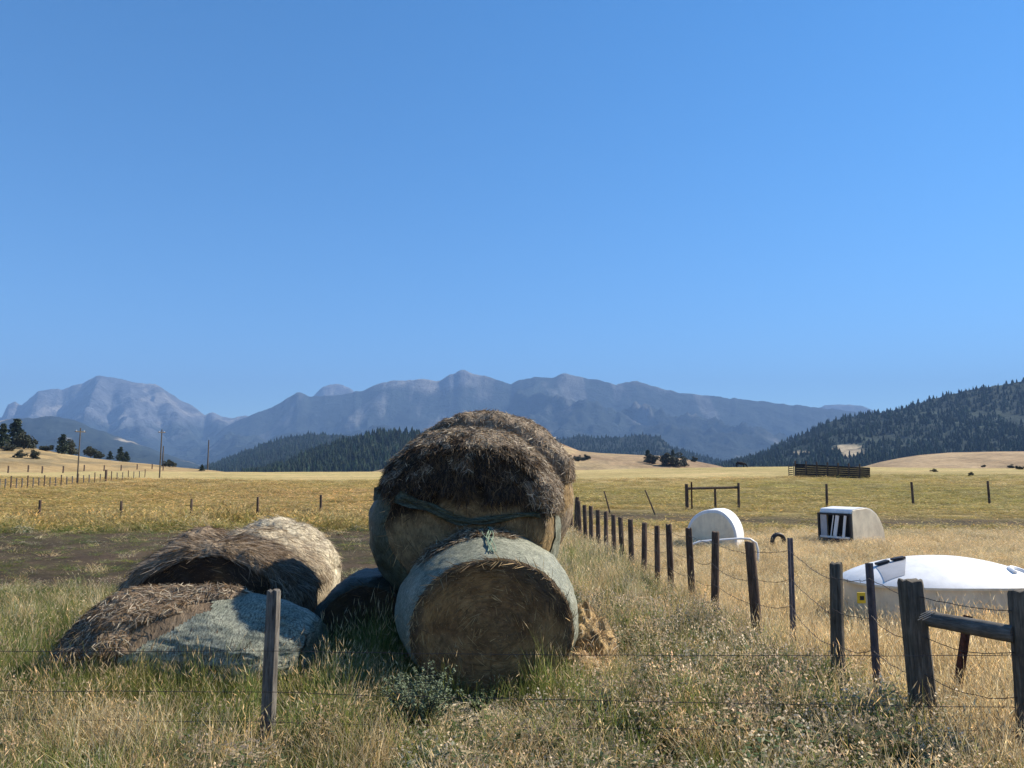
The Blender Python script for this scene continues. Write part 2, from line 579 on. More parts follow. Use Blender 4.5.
# far range
hill_mesh('mountain_peak', [(-160, 452), (-90, 440), (-40, 425), (2, 417), (8, 405), (15, 402), (21, 405), (26, 402), (38, 391), (62, 389), (80, 384),
          (97, 376), (108, 377), (120, 378), (135, 383), (155, 383.5), (170, 393), (180, 400), (192, 406), (205, 415), (213, 412.5),
          (222, 417), (235, 418), (245, 415), (262, 418), (300, 440), (340, 460)],
          10500, 3600, 1800, step=1.5, rows=110, amp=0.17, freq=1.8, mat=M['rock_land'], colf=mountain_cols(520, 0.35),
          spurs=[(8, -30, 45), (40, 10, 40), (99, 72, 52), (128, 150, 60), (160, 215, 46), (215, 260, 40), (262, 300, 40)], vdepth=0.55, seed=2.0, base=0)
hill_mesh('mountain_behind', [(285, 430), (300, 408), (312, 398), (322, 388), (330, 384.5), (342, 384), (350, 388), (360, 396), (380, 415), (400, 440)],
          12000, 2000, 900, step=1.5, rows=30, amp=0.06, freq=1.5, mat=M['rock_land'], colf=mountain_cols(500, 0.2), nspur=4, vdepth=0.4, seed=5.0, base=0)
hill_mesh('mountain_distant', [(790, 430), (815, 411), (824, 406), (835, 404.5), (852, 405), (866, 407), (885, 415), (930, 440)],
          12500, 1800, 700, step=2, rows=24, amp=0.04, mat=M['rock_land'], colf=mountain_cols(900, 0.0), nspur=3, vdepth=0.35, seed=6.0, base=0)
hill_mesh('mountain_range', [(130, 474), (175, 458), (200, 444), (230, 424), (256, 413), (272, 407), (285, 399), (297, 392), (304, 394), (310, 397), (330, 395.5), (360, 391),
          (372, 387), (383, 382), (400, 381), (425, 379), (440, 381), (450, 375), (458, 371), (465, 370), (475, 375), (490, 377), (500, 380), (511, 384), (520, 380),
          (535, 377), (552, 378), (560, 374), (566, 372.5), (580, 377), (600, 380), (616, 385), (626, 382), (637, 381), (655, 386), (680, 393),
          (700, 395), (730, 398), (760, 401), (800, 406), (830, 409), (850, 411), (900, 418), (1000, 430), (1150, 445)],
          9200, 3800, 1600, step=1.5, rows=110, amp=0.19, freq=1.8, mat=M['rock_land'], colf=mountain_cols(1150, 0.45), nspur=2.1, vdepth=0.68, seed=1.0, base=0)

def forest_cols(open_amt, tint=(0.026, 0.034, 0.028)):
    def f(V, px, v):
        n = fbm(V[:, 0] * 0.004, V[:, 1] * 0.004, V[:, 2] * 0.008, 5)
        n2 = fbm(V[:, 0] * 0.0035 + 7, V[:, 1] * 0.002, V[:, 2] * 0.002, 4)
        c = np.array(tint)[None] * (0.7 + 0.6 * n[:, None])
        t = open_amt * sstep(0.60, 0.68, n2)
        return c * (1 - t[:, None]) + np.array([[0.34, 0.29, 0.21]]) * t[:, None]
    return f

hill_mesh('foothill', [(-220, 430), (-60, 424), (0, 420), (20, 417.5), (32, 419), (45, 415.5), (60, 417), (75, 420), (95, 429), (120, 437), (145, 446), (165, 454),
          (200, 465), (230, 473), (250, 478)], 5200, 2200, 1000, step=2, rows=50, amp=0.10, freq=2.0, mat=M['forest_land'], colf=forest_cols(0.9),
          nspur=2.2, vdepth=0.4, seed=3.0, base=0)
hill_mesh('forest_ridge', [(170, 480), (205, 469), (230, 458), (262, 445), (290, 437), (305, 435), (320, 434), (345, 436), (380, 440), (430, 450), (480, 470)],
          2700, 900, 500, step=3, rows=40, amp=0.06, freq=2.0, mat=M['forest_land'], colf=forest_cols(0.0), nspur=2, vdepth=0.2, seed=4.0, base=0)
hill_mesh('forest_knoll', [(240, 481), (265, 473), (290, 463), (310, 453), (340, 443), (365, 437), (380, 434), (410, 434), (440, 441), (480, 456), (530, 474)],
          1450, 420, 250, step=3, rows=36, amp=0.04, freq=2.0, mat=M['forest_land'], colf=forest_cols(0.0), nspur=2, vdepth=0.15, seed=8.0, base=-3)
hill_mesh('middle_hill', [(480, 470), (520, 452), (555, 440), (580, 436.5), (600, 438), (620, 437.5), (645, 435), (660, 437), (672, 447), (700, 456), (725, 463), (790, 474)],
          3000, 900, 500, step=3, rows=36, amp=0.06, freq=2.0, mat=M['forest_land'], colf=forest_cols(0.0), nspur=2.2, vdepth=0.25, seed=9.0, base=0)

def right_cols(V, px, v):
    c = forest_cols(0.0, (0.034, 0.046, 0.036))(V, px, v)
    u, w = pix(V[:, 0], V[:, 1], V[:, 2])
    n = fbm(V[:, 0] * 0.02, V[:, 1] * 0.008, V[:, 2] * 0.05, 4)
    t = sstep(0.25, 0.05, ((u - 848) / 30) ** 2 + ((w - 452) / 11) ** 2 + (n - 0.5) * 1.6)
    t = np.maximum(t, 0.8 * sstep(0.3, 0.1, ((u - 800) / 16) ** 2 + ((w - 453) / 3) ** 2 + (n - 0.5) * 1.2))
    return c * (1 - t[:, None]) + np.array([[0.40, 0.33, 0.22]]) * t[:, None]

hill_mesh('forest_hill', [(660, 486), (700, 474), (730, 463), (765, 453), (780, 444), (800, 436), (830, 422), (860, 415), (880, 412.5), (900, 409.5), (930, 400), (960, 392),
          (990, 387), (1024, 381), (1100, 369), (1220, 372), (1400, 400)], 2100, 900, 500, step=3, rows=50, amp=0.05, freq=1.5, mat=M['forest_land'],
          colf=right_cols, nspur=1.4, vdepth=0.28, seed=12.0, base=0)

def tan_cols(c0=(0.36, 0.27, 0.14), c1=(0.30, 0.20, 0.10), brush=0.25):
    def f(V, px, v):
        n = fbm(V[:, 0] * 0.03, V[:, 1] * 0.015, V[:, 2] * 0.25, 5)
        n2 = fbm(V[:, 0] * 0.12, V[:, 1] * 0.06, V[:, 2] * 0.9 + 3, 4)
        c = mix3(c0, c1, sstep(0.35, 0.65, n))
        t = brush * sstep(0.55, 0.66, n2)
        return c * (1 - t[:, None]) + np.array([[0.12, 0.11, 0.075]]) * t[:, None]
    return f

hill_mesh('middle_slope', [(330, 480), (380, 470), (430, 452), (470, 432), (500, 427), (530, 432), (545, 437), (560, 443), (580, 451), (600, 453), (640, 455), (665, 456), (690, 460), (715, 465), (740, 471), (760, 478)],
          520, 200, 150, step=3, rows=34, amp=0.02, freq=1.0, mat=M['tan_land'], colf=tan_cols((0.33, 0.25, 0.14), (0.26, 0.18, 0.11)), seed=13.0, base=-4, bow=0.6)
hill_mesh('right_slope', [(820, 480), (850, 472), (862, 467), (880, 462), (900, 458), (920, 455), (950, 452.5), (1000, 451.5), (1060, 451), (1160, 462), (1300, 480)],
          430, 170, 130, step=3, rows=34, amp=0.015, freq=1.0, mat=M['tan_land'], colf=tan_cols((0.34, 0.25, 0.15), (0.28, 0.20, 0.12)), seed=14.0, base=-4, bow=0.6)
hill_mesh('left_slope', [(-1000, 480), (-800, 462), (-600, 444), (-420, 432), (-260, 427), (-140, 431), (-60, 438), (0, 446), (20, 447), (40, 449), (60, 453), (90, 458), (120, 461.5), (150, 464), (180, 467.5), (215, 470.5), (240, 474)],
          lambda p: 270 + 0.1 * max(p, -260), 150, 120, step=3, rows=40, amp=0.02, freq=1.0, mat=M['tan_land'], colf=tan_cols((0.37, 0.29, 0.155), (0.30, 0.215, 0.105), 0.5), seed=15.0, base=-1.0, bow=0.5)

def hit(px, py, names=()):
    """where the line of sight through a pixel meets a hill or the ground"""
    d = Vector(ray(px, py)).normalized()
    o = Vector((0, 0, CZ))
    best = None
    for n in names:
        loc, nor, i, dist = HILLS[n]['bvh'].ray_cast(o, d)
        if loc is not None and (best is None or dist < best[1]): best = (loc, dist)
    t = 4.0
    while t < 420:
        p = o + d * t
        if p.z < float(ground_z(p.x, p.y)):
            if best is None or t < best[1]: best = (Vector((p.x, p.y, float(ground_z(p.x, p.y)))), t)
            break
        t *= 1.004
    return best[0] if best else None

# ------------------------------------------------------------------ instanced stuff (grass, far woods)
def scatter(name, pts, rot, scl, tint, protos, idx, label=None, cat=None):
    """one object: a cloud of points that carries clumps"""
    pts = np.asarray(pts, np.float32)
    me = bpy.data.meshes.new(name)
    me.vertices.add(len(pts))
    me.vertices.foreach_set('co', pts.ravel())
    def attr(n, t, key, d):
        a = me.attributes.new(n, t, 'POINT')
        a.data.foreach_set(key, np.ascontiguousarray(d).ravel())
    attr('rot', 'FLOAT_VECTOR', 'vector', np.asarray(rot, np.float32))
    attr('scl', 'FLOAT_VECTOR', 'vector', np.asarray(scl, np.float32))
    t4 = np.ones((len(pts), 4), np.float32); t4[:, :3] = tint
    attr('tint', 'FLOAT_COLOR', 'color', t4)
    attr('pick', 'INT', 'value', np.asarray(idx, np.int32))
    o = bpy.data.objects.new(name, me)
    COL.objects.link(o)
    pc = bpy.data.collections.new(name + '_clumps')
    for q in protos: pc.objects.link(q)
    g = bpy.data.node_groups.new(name, 'GeometryNodeTree')
    g.interface.new_socket('Geometry', in_out='INPUT', socket_type='NodeSocketGeometry')
    g.interface.new_socket('Geometry', in_out='OUTPUT', socket_type='NodeSocketGeometry')
    gi = g.nodes.new('NodeGroupInput'); go = g.nodes.new('NodeGroupOutput')
    ci = g.nodes.new('GeometryNodeCollectionInfo')
    ci.inputs['Collection'].default_value = pc
    ci.inputs['Separate Children'].default_value = True
    ci.inputs['Reset Children'].default_value = True
    ip = g.nodes.new('GeometryNodeInstanceOnPoints')
    ip.inputs['Pick Instance'].default_value = True
    def na(n, t):
        a = g.nodes.new('GeometryNodeInputNamedAttribute'); a.data_type = t
        a.inputs['Name'].default_value = n
        return a.outputs['Attribute']
    g.links.new(gi.outputs[0], ip.inputs['Points'])
    g.links.new(ci.outputs[0], ip.inputs['Instance'])
    g.links.new(na('pick', 'INT'), ip.inputs['Instance Index'])
    g.links.new(na('rot', 'FLOAT_VECTOR'), ip.inputs['Rotation'])
    g.links.new(na('scl', 'FLOAT_VECTOR'), ip.inputs['Scale'])
    g.links.new(ip.outputs[0], go.inputs[0])
    md = o.modifiers.new('scatter', 'NODES')
    md.node_group = g
    return tag(o, label, cat, kind='stuff')

def conifer_low(k):
    r = np.random.default_rng(100 + k)
    V, Fc, C = [], [], []
    tiers = 6
    for t in range(tiers):
        z0 = 0.08 + 0.80 * t / tiers
        z1 = z0 + 0.30 + 0.05 * r.random()
        rad = (0.20 + 0.02 * k) * (1 - t / tiers) ** 0.8 + 0.02
        n = 9
        b = len(V)
        for i in range(n):
            a = 2 * math.pi * (i + r.random() * 0.7) / n + t
            q = rad * (0.5 + 0.75 * r.random())
            V.append((math.cos(a) * q, math.sin(a) * q, z0 - 0.05 * r.random()))
            s = 0.7 + 0.7 * r.random()
            C.append((0.020 * s, 0.030 * s, 0.019 * s))
        V.append((0.01 * r.normal(), 0.01 * r.normal(), min(z1, 1.0)))
        C.append((0.024, 0.034, 0.021))
        for i in range(n):
            Fc.append((b + i, b + (i + 1) % n, b + n))
    b = len(V)
    for i in range(4):
        a = i * math.pi / 2
        V += [(0.018 * math.cos(a), 0.018 * math.sin(a), -0.05), (0.014 * math.cos(a), 0.014 * math.sin(a), 0.2)]
        C += [(0.06, 0.045, 0.035)] * 2
    for i in range(4):
        j = (i + 1) % 4
        Fc += [(b + 2 * i, b + 2 * j, b + 2 * j + 1), (b + 2 * i, b + 2 * j + 1, b + 2 * i + 1)]
    return mk('conifer_clump', np.array(V), np.array(Fc), M['grass_tree'], None, False, col=np.array(C), link=False)

M['grass_tree'] = straw_material('conifer', 0.05, True)

def forest_on(hname, stuff_name, count, hmin, hmax, skip=None, seed=1, vlo=-0.95, vhi=0.25, dens=None):
    r = np.random.default_rng(seed)
    h = HILLS[hname]
    P, v, pxs = h['P'], h['v'], h['pxs']
    jv = np.where((v >= vlo) & (v <= vhi))[0]
    j = r.integers(jv[0], jv[-1], count); i = r.integers(0, len(pxs) - 1, count)
    a, b = r.random(count)[:, None], r.random(count)[:, None]
    pts = (P[j, i] * (1 - a) + P[j + 1, i] * a) * (1 - b) + (P[j, i + 1] * (1 - a) + P[j + 1, i + 1] * a) * b
    keep = np.ones(count, bool)
    u, w = pix(pts[:, 0], pts[:, 1], pts[:, 2])
    keep &= (u > -120) & (u < 1150)
    nn = fbm(pts[:, 0] * 0.006, pts[:, 1] * 0.006, seed, 4)
    if dens is not None: keep &= nn > dens
    if skip is not None: keep &= ~skip(u, w, pts)
    pts = pts[keep]; k = len(pts)
    hh = hmin * 0.7 + (hmax * 1.15 - hmin * 0.7) * r.random(k) ** 1.8
    rot = np.stack([np.zeros(k), np.zeros(k), r.random(k) * 6.28], 1)
    wv = hh * (0.85 + 0.6 * r.random(k))
    t = (0.5 + 1.0 * r.random(k) ** 1.4)[:, None] * np.stack([1 + r.normal(0, .12, k), np.ones(k), 1 + r.normal(0, .1, k)], 1)
    pts[:, 2] -= 0.3
    return scatter(stuff_name, pts, rot, np.stack([wv, wv, hh], 1), t, [conifer_low(q) for q in range(4)], r.integers(0, 4, k))

def clearing(u, w, p):
    n = fbm(p[:, 0] * 0.02, p[:, 1] * 0.008, p[:, 2] * 0.05, 4)
    return (((u - 848) / 30) ** 2 + ((w - 452) / 11) ** 2 + (n - 0.5) * 1.6 < 0.22) | (((u - 800) / 16) ** 2 + ((w - 453) / 3) ** 2 + (n - 0.5) * 1.2 < 0.2)

forest_on('forest_hill', 'hill_forest', 15000, 7, 15, clearing, 31, dens=0.33)
forest_on('forest_knoll', 'knoll_forest', 5000, 7, 15, None, 32)
forest_on('forest_ridge', 'ridge_forest', 7000, 8, 15, None, 33)
forest_on('middle_hill', 'middle_forest', 6000, 8, 15, None, 34)


# ------------------------------------------------------------------ air
def build_haze():
    b = MB()
    b.box((0, 0, 940), (31200, 31200, 1912))
    m = bpy.data.materials.new('haze')
    m.use_nodes = True
    nt = m.node_tree
    nt.nodes.clear()
    out = nt.nodes.new('ShaderNodeOutputMaterial')
    v = nt.nodes.new('ShaderNodeVolumePrincipled')
    v.inputs['Color'].default_value = (0.25, 0.44, 0.80, 1)
    v.inputs['Density'].default_value = 0.0001
    v.inputs['Anisotropy'].default_value = 0.0
    nt.links.new(v.outputs[0], out.inputs['Volume'])
    o = b.build('haze', m, None, False)
    return tag(o, kind='stuff')

build_haze()

# ------------------------------------------------------------------ grass
GOLD = [(0.60, 0.46, 0.22), (0.68, 0.54, 0.30), (0.50, 0.36, 0.16), (0.74, 0.62, 0.38)]
GREEN = [(0.10, 0.15, 0.040), (0.14, 0.19, 0.05), (0.19, 0.22, 0.07), (0.08, 0.12, 0.045)]
YELLOWGREEN = [(0.27, 0.28, 0.075), (0.22, 0.25, 0.06), (0.34, 0.31, 0.10), (0.15, 0.20, 0.05)]
SAGE = [(0.10, 0.145, 0.055), (0.075, 0.115, 0.05), (0.15, 0.175, 0.075), (0.25, 0.21, 0.11)]
PALE = [(0.62, 0.52, 0.35), (0.50, 0.41, 0.25), (0.72, 0.63, 0.46)]

def blade(V, Fc, C, r, base, h, az, lean, curl, w, c0, c1, segs=3):
    dx, dy = math.cos(az), math.sin(az)
    sx, sy = -dy, dx
    # random twist of the blade about its own axis
    tw = r.random() * 6.28
    sx, sy = math.cos(tw), math.sin(tw)
    b = len(V)
    p = np.array(base, float)
    a = lean
    for k in range(segs + 1):
        t = k / segs
        ww = w * (1 - t) ** 0.7 + 0.0008
        V.append((p[0] - sx * ww / 2, p[1] - sy * ww / 2, p[2]))
        V.append((p[0] + sx * ww / 2, p[1] + sy * ww / 2, p[2]))
        cc = tuple(c0[i] * (1 - t) + c1[i] * t for i in range(3))
        C += [cc, cc]
        if k < segs:
            L = h / segs
            p = p + np.array([dx * math.sin(a) * L, dy * math.sin(a) * L, math.cos(a) * L])
            a += curl / segs
            Fc.append((b + 2 * k, b + 2 * k + 1, b + 2 * k + 3, b + 2 * k + 2))
    return p, a, dx, dy

def head(V, Fc, C, r, p, d, L, w, c):
    """a seed head: two crossed lens shapes"""
    up = np.array(d, float); up /= np.linalg.norm(up)
    s1 = np.cross(up, [0.3, 0.7, 0.2]); s1 /= np.linalg.norm(s1)
    s2 = np.cross(up, s1)
    for s in (s1, s2):
        b = len(V)
        V += [tuple(p), tuple(p + up * L * 0.4 + s * w / 2), tuple(p + up * L), tuple(p + up * L * 0.4 - s * w / 2)]
        C += [c] * 4
        Fc.append((b, b + 1, b + 2, b + 3))

def grass_clump(seed, n, h, spread, pal, w=0.006, lean=0.3, curl=0.7, heads=0.0, headc=None, headsize=(0.09, 0.014), hv=0.35, base_green=0.0):
    r = np.random.default_rng(seed)
    V, Fc, C = [], [], []
    for i in range(n):
        a, q = r.random() * 6.28, spread * math.sqrt(r.random())
        c = np.array(pal[r.integers(len(pal))]) * (0.8 + 0.45 * r.random())
        c0 = c * 0.8
        if base_green: c0 = c0 * (1 - base_green) + np.array(GREEN[1]) * base_green
        hh = h * (1 - hv * r.random()) if r.random() > .15 else h * 0.5
        p, an, dx, dy = blade(V, Fc, C, r, (math.cos(a) * q, math.sin(a) * q, -0.02), hh, r.random() * 6.28, abs(r.normal()) * lean, curl * (0.3 + r.random()), w * (0.7 + 0.6 * r.random()), tuple(c0), tuple(c))
        if r.random() < heads:
            hc = np.array(headc if headc else c) * (0.85 + 0.4 * r.random())
            head(V, Fc, C, r, p, (dx * math.sin(an), dy * math.sin(an), math.cos(an)), headsize[0] * (0.7 + 0.6 * r.random()), headsize[1] * (0.7 + 0.6 * r.random()), tuple(hc))
    return mk('grass_clump', np.array(V), np.array(Fc), M['grass'], None, False, col=np.array(C), link=False)

def weed_clump(seed, n, h, spread, pal, flower, nf=5, leafw=0.015):
    """branching dry weed: stems, small leaves, pale dried heads"""
    r = np.random.default_rng(seed)
    V, Fc, C = [], [], []
    for i in range(n):
        a, q = r.random() * 6.28, spread * math.sqrt(r.random())
        c = np.array(pal[r.integers(len(pal))]) * (0.8 + 0.4 * r.random())
        az = r.random() * 6.28; ln = abs(r.normal()) * 0.25; hh = h * (0.55 + 0.5 * r.random())
        base = np.array([math.cos(a) * q, math.sin(a) * q, -0.02])
        p, an, dx, dy = blade(V, Fc, C, r, base, hh, az, ln, 0.3, 0.005, tuple(c * 0.8), tuple(c))
        for k in range(7):
            t = 0.2 + 0.8 * r.random()
            pp = base + (p - base) * t
            la = r.random() * 6.28; L = 0.05 * (0.6 + 0.8 * r.random())
            d = np.array([math.cos(la), math.sin(la), 0.5 * r.normal() * 0.6])
            s = np.cross(d, [0, 0, 1]); s = s / (np.linalg.norm(s) + 1e-6) * leafw * (0.6 + 0.6 * r.random())
            cc = np.array(pal[r.integers(len(pal))]) * (0.8 + 0.5 * r.random())
            b = len(V)
            V += [tuple(pp), tuple(pp + d * L * .5 + s), tuple(pp + d * L), tuple(pp + d * L * .5 - s)]
            C += [tuple(cc)] * 4
            Fc.append((b, b + 1, b + 2, b + 3))
        for k in range(nf):
            if r.random() < 0.35: continue
            L = 0.07 * r.random() + 0.02; la = r.random() * 6.28
            q0 = base + (p - base) * (0.75 + 0.25 * r.random())
            q1 = q0 + np.array([math.cos(la) * L, math.sin(la) * L, L * 0.8])
            b = len(V)
            V += [tuple(q0 - [0.001, 0, 0]), tuple(q0 + [0.001, 0, 0]), tuple(q1 + [0.001, 0, 0]), tuple(q1 - [0.001, 0, 0])]
            C += [tuple(c)] * 4
            Fc.append((b, b + 1, b + 2, b + 3))
            fc = np.array(flower) * (0.55 + 0.6 * r.random())
            head(V, Fc, C, r, q1, (0.4 * r.normal(), 0.4 * r.normal(), 1), 0.014 + 0.012 * r.random(), 0.010 + 0.009 * r.random(), tuple(fc))
    return mk('weed_clump', np.array(V), np.array(Fc), M['grass'], None, False, col=np.array(C), link=False)

def grass_protos():
    P = {}
    P['dry'] = [grass_clump(10 + k, 30, 0.46 + 0.06 * k, 0.13, GOLD + PALE[:1], 0.0038, 0.17, 0.4, 0.5, (0.66, 0.52, 0.30), (0.065, 0.0055)) for k in range(4)]
    P['green'] = [grass_clump(20 + k, 40, 0.24 + 0.05 * k, 0.12, GREEN + YELLOWGREEN[:2], 0.0042, 0.35, 0.9, 0.0) for k in range(4)]
    P['weed'] = [weed_clump(30 + k, 13, 0.28 + 0.05 * k, 0.15, SAGE + PALE[1:2], (0.74, 0.60, 0.44), 5) for k in range(4)]
    P['short'] = [grass_clump(40 + k, 30, 0.14 + 0.03 * k, 0.14, GOLD + YELLOWGREEN + PALE[:1], 0.0042, 0.6, 0.8) for k in range(4)]
    P['tall_green'] = [grass_clump(50 + k, 32, 0.40 + 0.07 * k, 0.11, YELLOWGREEN + GREEN[1:3], 0.0046, 0.15, 0.4, 0.25, (0.60, 0.47, 0.28), (0.08, 0.006)) for k in range(4)]
    P['curl'] = [grass_clump(60 + k, 24, 0.30 + 0.06 * k, 0.15, PALE[:2] + GOLD[:1] + YELLOWGREEN + GREEN[1:3], 0.0036, 0.4, 1.7, 0.15, (0.68, 0.58, 0.40), (0.045, 0.006)) for k in range(4)]
    P['field'] = [grass_clump(70 + k, 40, 0.30 + 0.04 * k, 0.22, [(0.40, 0.31, 0.11), (0.30, 0.27, 0.09), (0.47, 0.37, 0.16), (0.22, 0.235, 0.07)], 0.011, 0.3, 0.6, 0.25, (0.55, 0.43, 0.22), (0.10, 0.02)) for k in range(4)]
    P['stalk'] = [grass_clump(80 + k, 9, 0.52 + 0.06 * k, 0.16, PALE + GOLD[:2], 0.0034, 0.22, 0.55, 0.6, (0.72, 0.60, 0.40), (0.075, 0.0065), hv=0.5) for k in range(4)]
    return P

AVOID = []      # (x, y, rx, ry): footprints that grass does not grow through

def build_grass():
    P = grass_protos()
    r = np.random.default_rng(5)
    N = 200000
    # candidates: density per m2 falls with distance
    ys = np.concatenate([np.linspace(3.5, 30, 500), np.linspace(30.1, 130, 600)])
    dens = np.where(ys < 30, 92.0 * np.minimum(1, (8.0 / ys)) ** 1.25, 92 * (8.0 / 30) ** 1.25 * (30 / ys) ** 1.6)
    wid = 2 * (0.80 * ys + 2.0)
    pdf = dens * wid
    total = np.trapz(pdf, ys)
    N = int(total)
    cdf = np.cumsum(pdf); cdf /= cdf[-1]
    y = np.interp(r.random(N), cdf, ys)
    x = (r.random(N) * 2 - 1) * (0.80 * y + 2.0)
    ok = np.ones(N, bool)
    for (ax, ay, rx, ry) in AVOID:
        ok &= ((x - ax) / rx) ** 2 + ((y - ay) / ry) ** 2 > 1.0
    x, y = x[ok], y[ok]; N = len(x)
    earth, gold, weeds, right, far, n1, n2, n3 = zones(x, y)
    z = ground_z(x, y)
    near = 1 - far
    # upright green grass against the fronts of the bales
    def blob(px, py, rx, ry):
        g = gpt(px, py)
        return np.exp(-(((x - g.x) / rx) ** 2 + ((y - g.y) / ry) ** 2))
    tg = np.clip(blob(185, 700, 0.85, 0.5) + blob(378, 672, 0.42, 0.55) + 0.9 * blob(540, 700, 0.20, 0.3) + 0.6 * blob(250, 720, 0.8, 0.4) + 0.45 * blob(120, 700, 1.0, 0.5) + 0.35 * blob(100, 660, .8, .8), 0, 1)
    greenband = 0.8 * blob(615, 655, 0.45, 0.9) + 0.5 * blob(60, 640, 1.4, 1.2) + 0.5 * blob(330, 720, 0.5, 0.4)
    W = {}
    nf = near * (1 - right)
    W['dry'] = near * gold * 0.75 + 0.02
    W['green'] = nf * (0.75 + 0.5 * sstep(0.3, -0.8, x) + 0.8 * sstep(.48, .6, n1) + 1.3 * greenband) * (1 - tg) + far * 0.0
    W['weed'] = weeds * 0.8 * (0.3 + 1.4 * n1) + nf * 0.10
    W['short'] = nf * 0.25 + earth * 0.25
    W['tall_green'] = tg * 6.0 * (0.5 + n2) + nf * 0.2
    W['curl'] = nf * (0.16 + 0.35 * n2)
    W['field'] = far * 1.4
    W['stalk'] = near * (0.20 + 0.32 * n2) * (0.65 + 0.35 * right)
    W['tall_green'] = W['tall_green'] + nf * 1.1 * (blob(590, 750, 0.9, 0.28) + 0.7 * blob(420, 768, 0.5, 0.2) + 0.5 * blob(240, 755, 0.8, 0.3))
    W['dry'] = W['dry'] + nf * 2.2 * (blob(60, 748, 1.2, 0.35) + 0.5 * blob(260, 765, 0.8, .25))
    keys = list(W)
    Wm = np.stack([W[k] for k in keys], 1)
    Wm = Wm / Wm.sum(1, keepdims=True)
    u = r.random(N)
    pick = (np.cumsum(Wm, 1) < u[:, None]).sum(1).clip(0, len(keys) - 1)
    keepp = r.random(N) < (1 - 0.93 * np.clip(earth * 1.2, 0, 1) * (0.85 + 0.15 * sstep(.40, .55, n2))) * (0.40 + 0.60 * sstep(.38, .56, n2))
    labels = {'dry': 'dry_grass', 'green': 'green_grass', 'weed': 'flowering_weeds', 'short': 'short_grass', 'tall_green': 'tall_green_grass', 'curl': 'bent_grass', 'field': 'field_grass', 'stalk': 'grass_stalks'}
    for ki, k in enumerate(keys):
        s = np.where((pick == ki) & keepp)[0]
        n = len(s)
        if not n: continue
        rot = np.stack([r.normal(0, 0.10, n), r.normal(0, 0.10, n), r.random(n) * 6.28], 1)
        wide = np.clip(y[s] / 13, 1.0, 5.0) * (1 + 0.12 * sstep(7.4, 6.0, y[s]))
        hs = (0.58 + 0.6 * r.random(n) ** 1.5) * (0.45 + 0.75 * n1[s] + 0.45 * n2[s])
        if k in ('dry', 'field'): hs = hs * np.where(far[s] > 0.5, 0.75 + 0.8 * np.exp(-((y[s] - 31.0) / 2.2) ** 2), 1.0)
        hs = hs * (1 - 0.5 * earth[s])
        fr = (1 - 0.12 * sstep(7.0, 5.6, y[s])) * (1 - right[s] * (0.42 * sstep(11, 15, y[s]) + 0.12)) * (1 + 0.55 * blob(378, 668, 0.45, 0.6)[s] + (0.35 * blob(540, 700, 0.22, 0.3)[s] if k == 'tall_green' else 0)) * (0.86 if k in ('stalk', 'dry') else 1.0) * (1 - 0.45 * sstep(9, 12.5, y[s]) * sstep(-0.8, -1.6, x[s]) * near[s]) * (1 - 0.5 * far[s] * sstep(33, 36, y[s])) * (1 - 0.75 * np.clip(blob(490, 702, 0.50, 0.42)[s] * 1.4, 0, 1) * (k != 'tall_green')) * (1 - 0.35 * right[s] * far[s]) * (1 - 0.6 * np.clip(blob(592, 672, 0.42, 0.55)[s] * 1.3, 0, 1)) * (1.0 if k != 'stalk' else 1.0 - 0.35 * sstep(9, 7, y[s]))
        scl = np.stack([(0.9 + 0.4 * r.random(n)) * wide, (0.9 + 0.4 * r.random(n)) * wide, hs * fr], 1)
        t = (0.58 + 0.95 * r.random(n) ** 1.3)[:, None] * np.array([[1.0, 1.0, 1.0]])
        hue = r.normal(0, 0.06, n)
        t = t * np.stack([1 + hue, np.ones(n), 1 - hue], 1)
        if k == 'field':
            gg = np.clip(gold[s], 0, 1)[:, None]
            t = t * (np.array([[0.90, 0.96, 0.74]]) * (1 - gg) + np.array([[1.12, 1.0, 1.0]]) * gg)
        scatter(labels[k], np.stack([x[s], y[s], z[s]], 1), rot, scl, t, P[k], r.integers(0, 4, n))
    # straw litter lying on the bare patch and around the bales
    V, Fc, C = [], [], []
    spots = [(470, 722, 0.6, 0.4, 2600), (590, 690, 0.25, 0.3, 500), (855, 712, 0.5, 0.28, 900), (600, 745, 0.6, 0.25, 500), (350, 740, .5, .25, 300)]
    for (px, py, sx, sy, n) in spots:
        g = gpt(px, py)
        for i in range(n):
            X, Y = g.x + r.normal() * sx * .7, g.y + r.normal() * sy * .7
            Z = float(ground_z(X, Y)) + 0.005 + 0.035 * r.random()
            a = r.random() * 6.28; L = 0.05 + 0.16 * r.random(); w = 0.0025 + .003 * r.random()
            d = np.array([math.cos(a), math.sin(a), 0.15 * r.normal()]) * L / 2
            q = np.array([-math.sin(a), math.cos(a), 0.2]) * w
            c = np.array(PALE[r.integers(3)]) * (0.55 + 0.6 * r.random())
            b = len(V)
            o = np.array([X, Y, Z])
            V += [tuple(o - d - q), tuple(o + d - q), tuple(o + d + q), tuple(o - d + q)]
            C += [tuple(c)] * 4
            Fc.append((b, b + 1, b + 2, b + 3))
    tag(mk('straw_litter', np.array(V), np.array(Fc), M['straw'], None, False, col=np.array(C)), kind='stuff')

# ------------------------------------------------------------------ hay bales
TAN, BROWN, DARK, GREYHAY, BLEACH = [np.array(c) for c in ((0.30, 0.205, 0.095), (0.20, 0.125, 0.06), (0.022, 0.015, 0.010), (0.27, 0.215, 0.155), (0.50, 0.43, 0.31))]

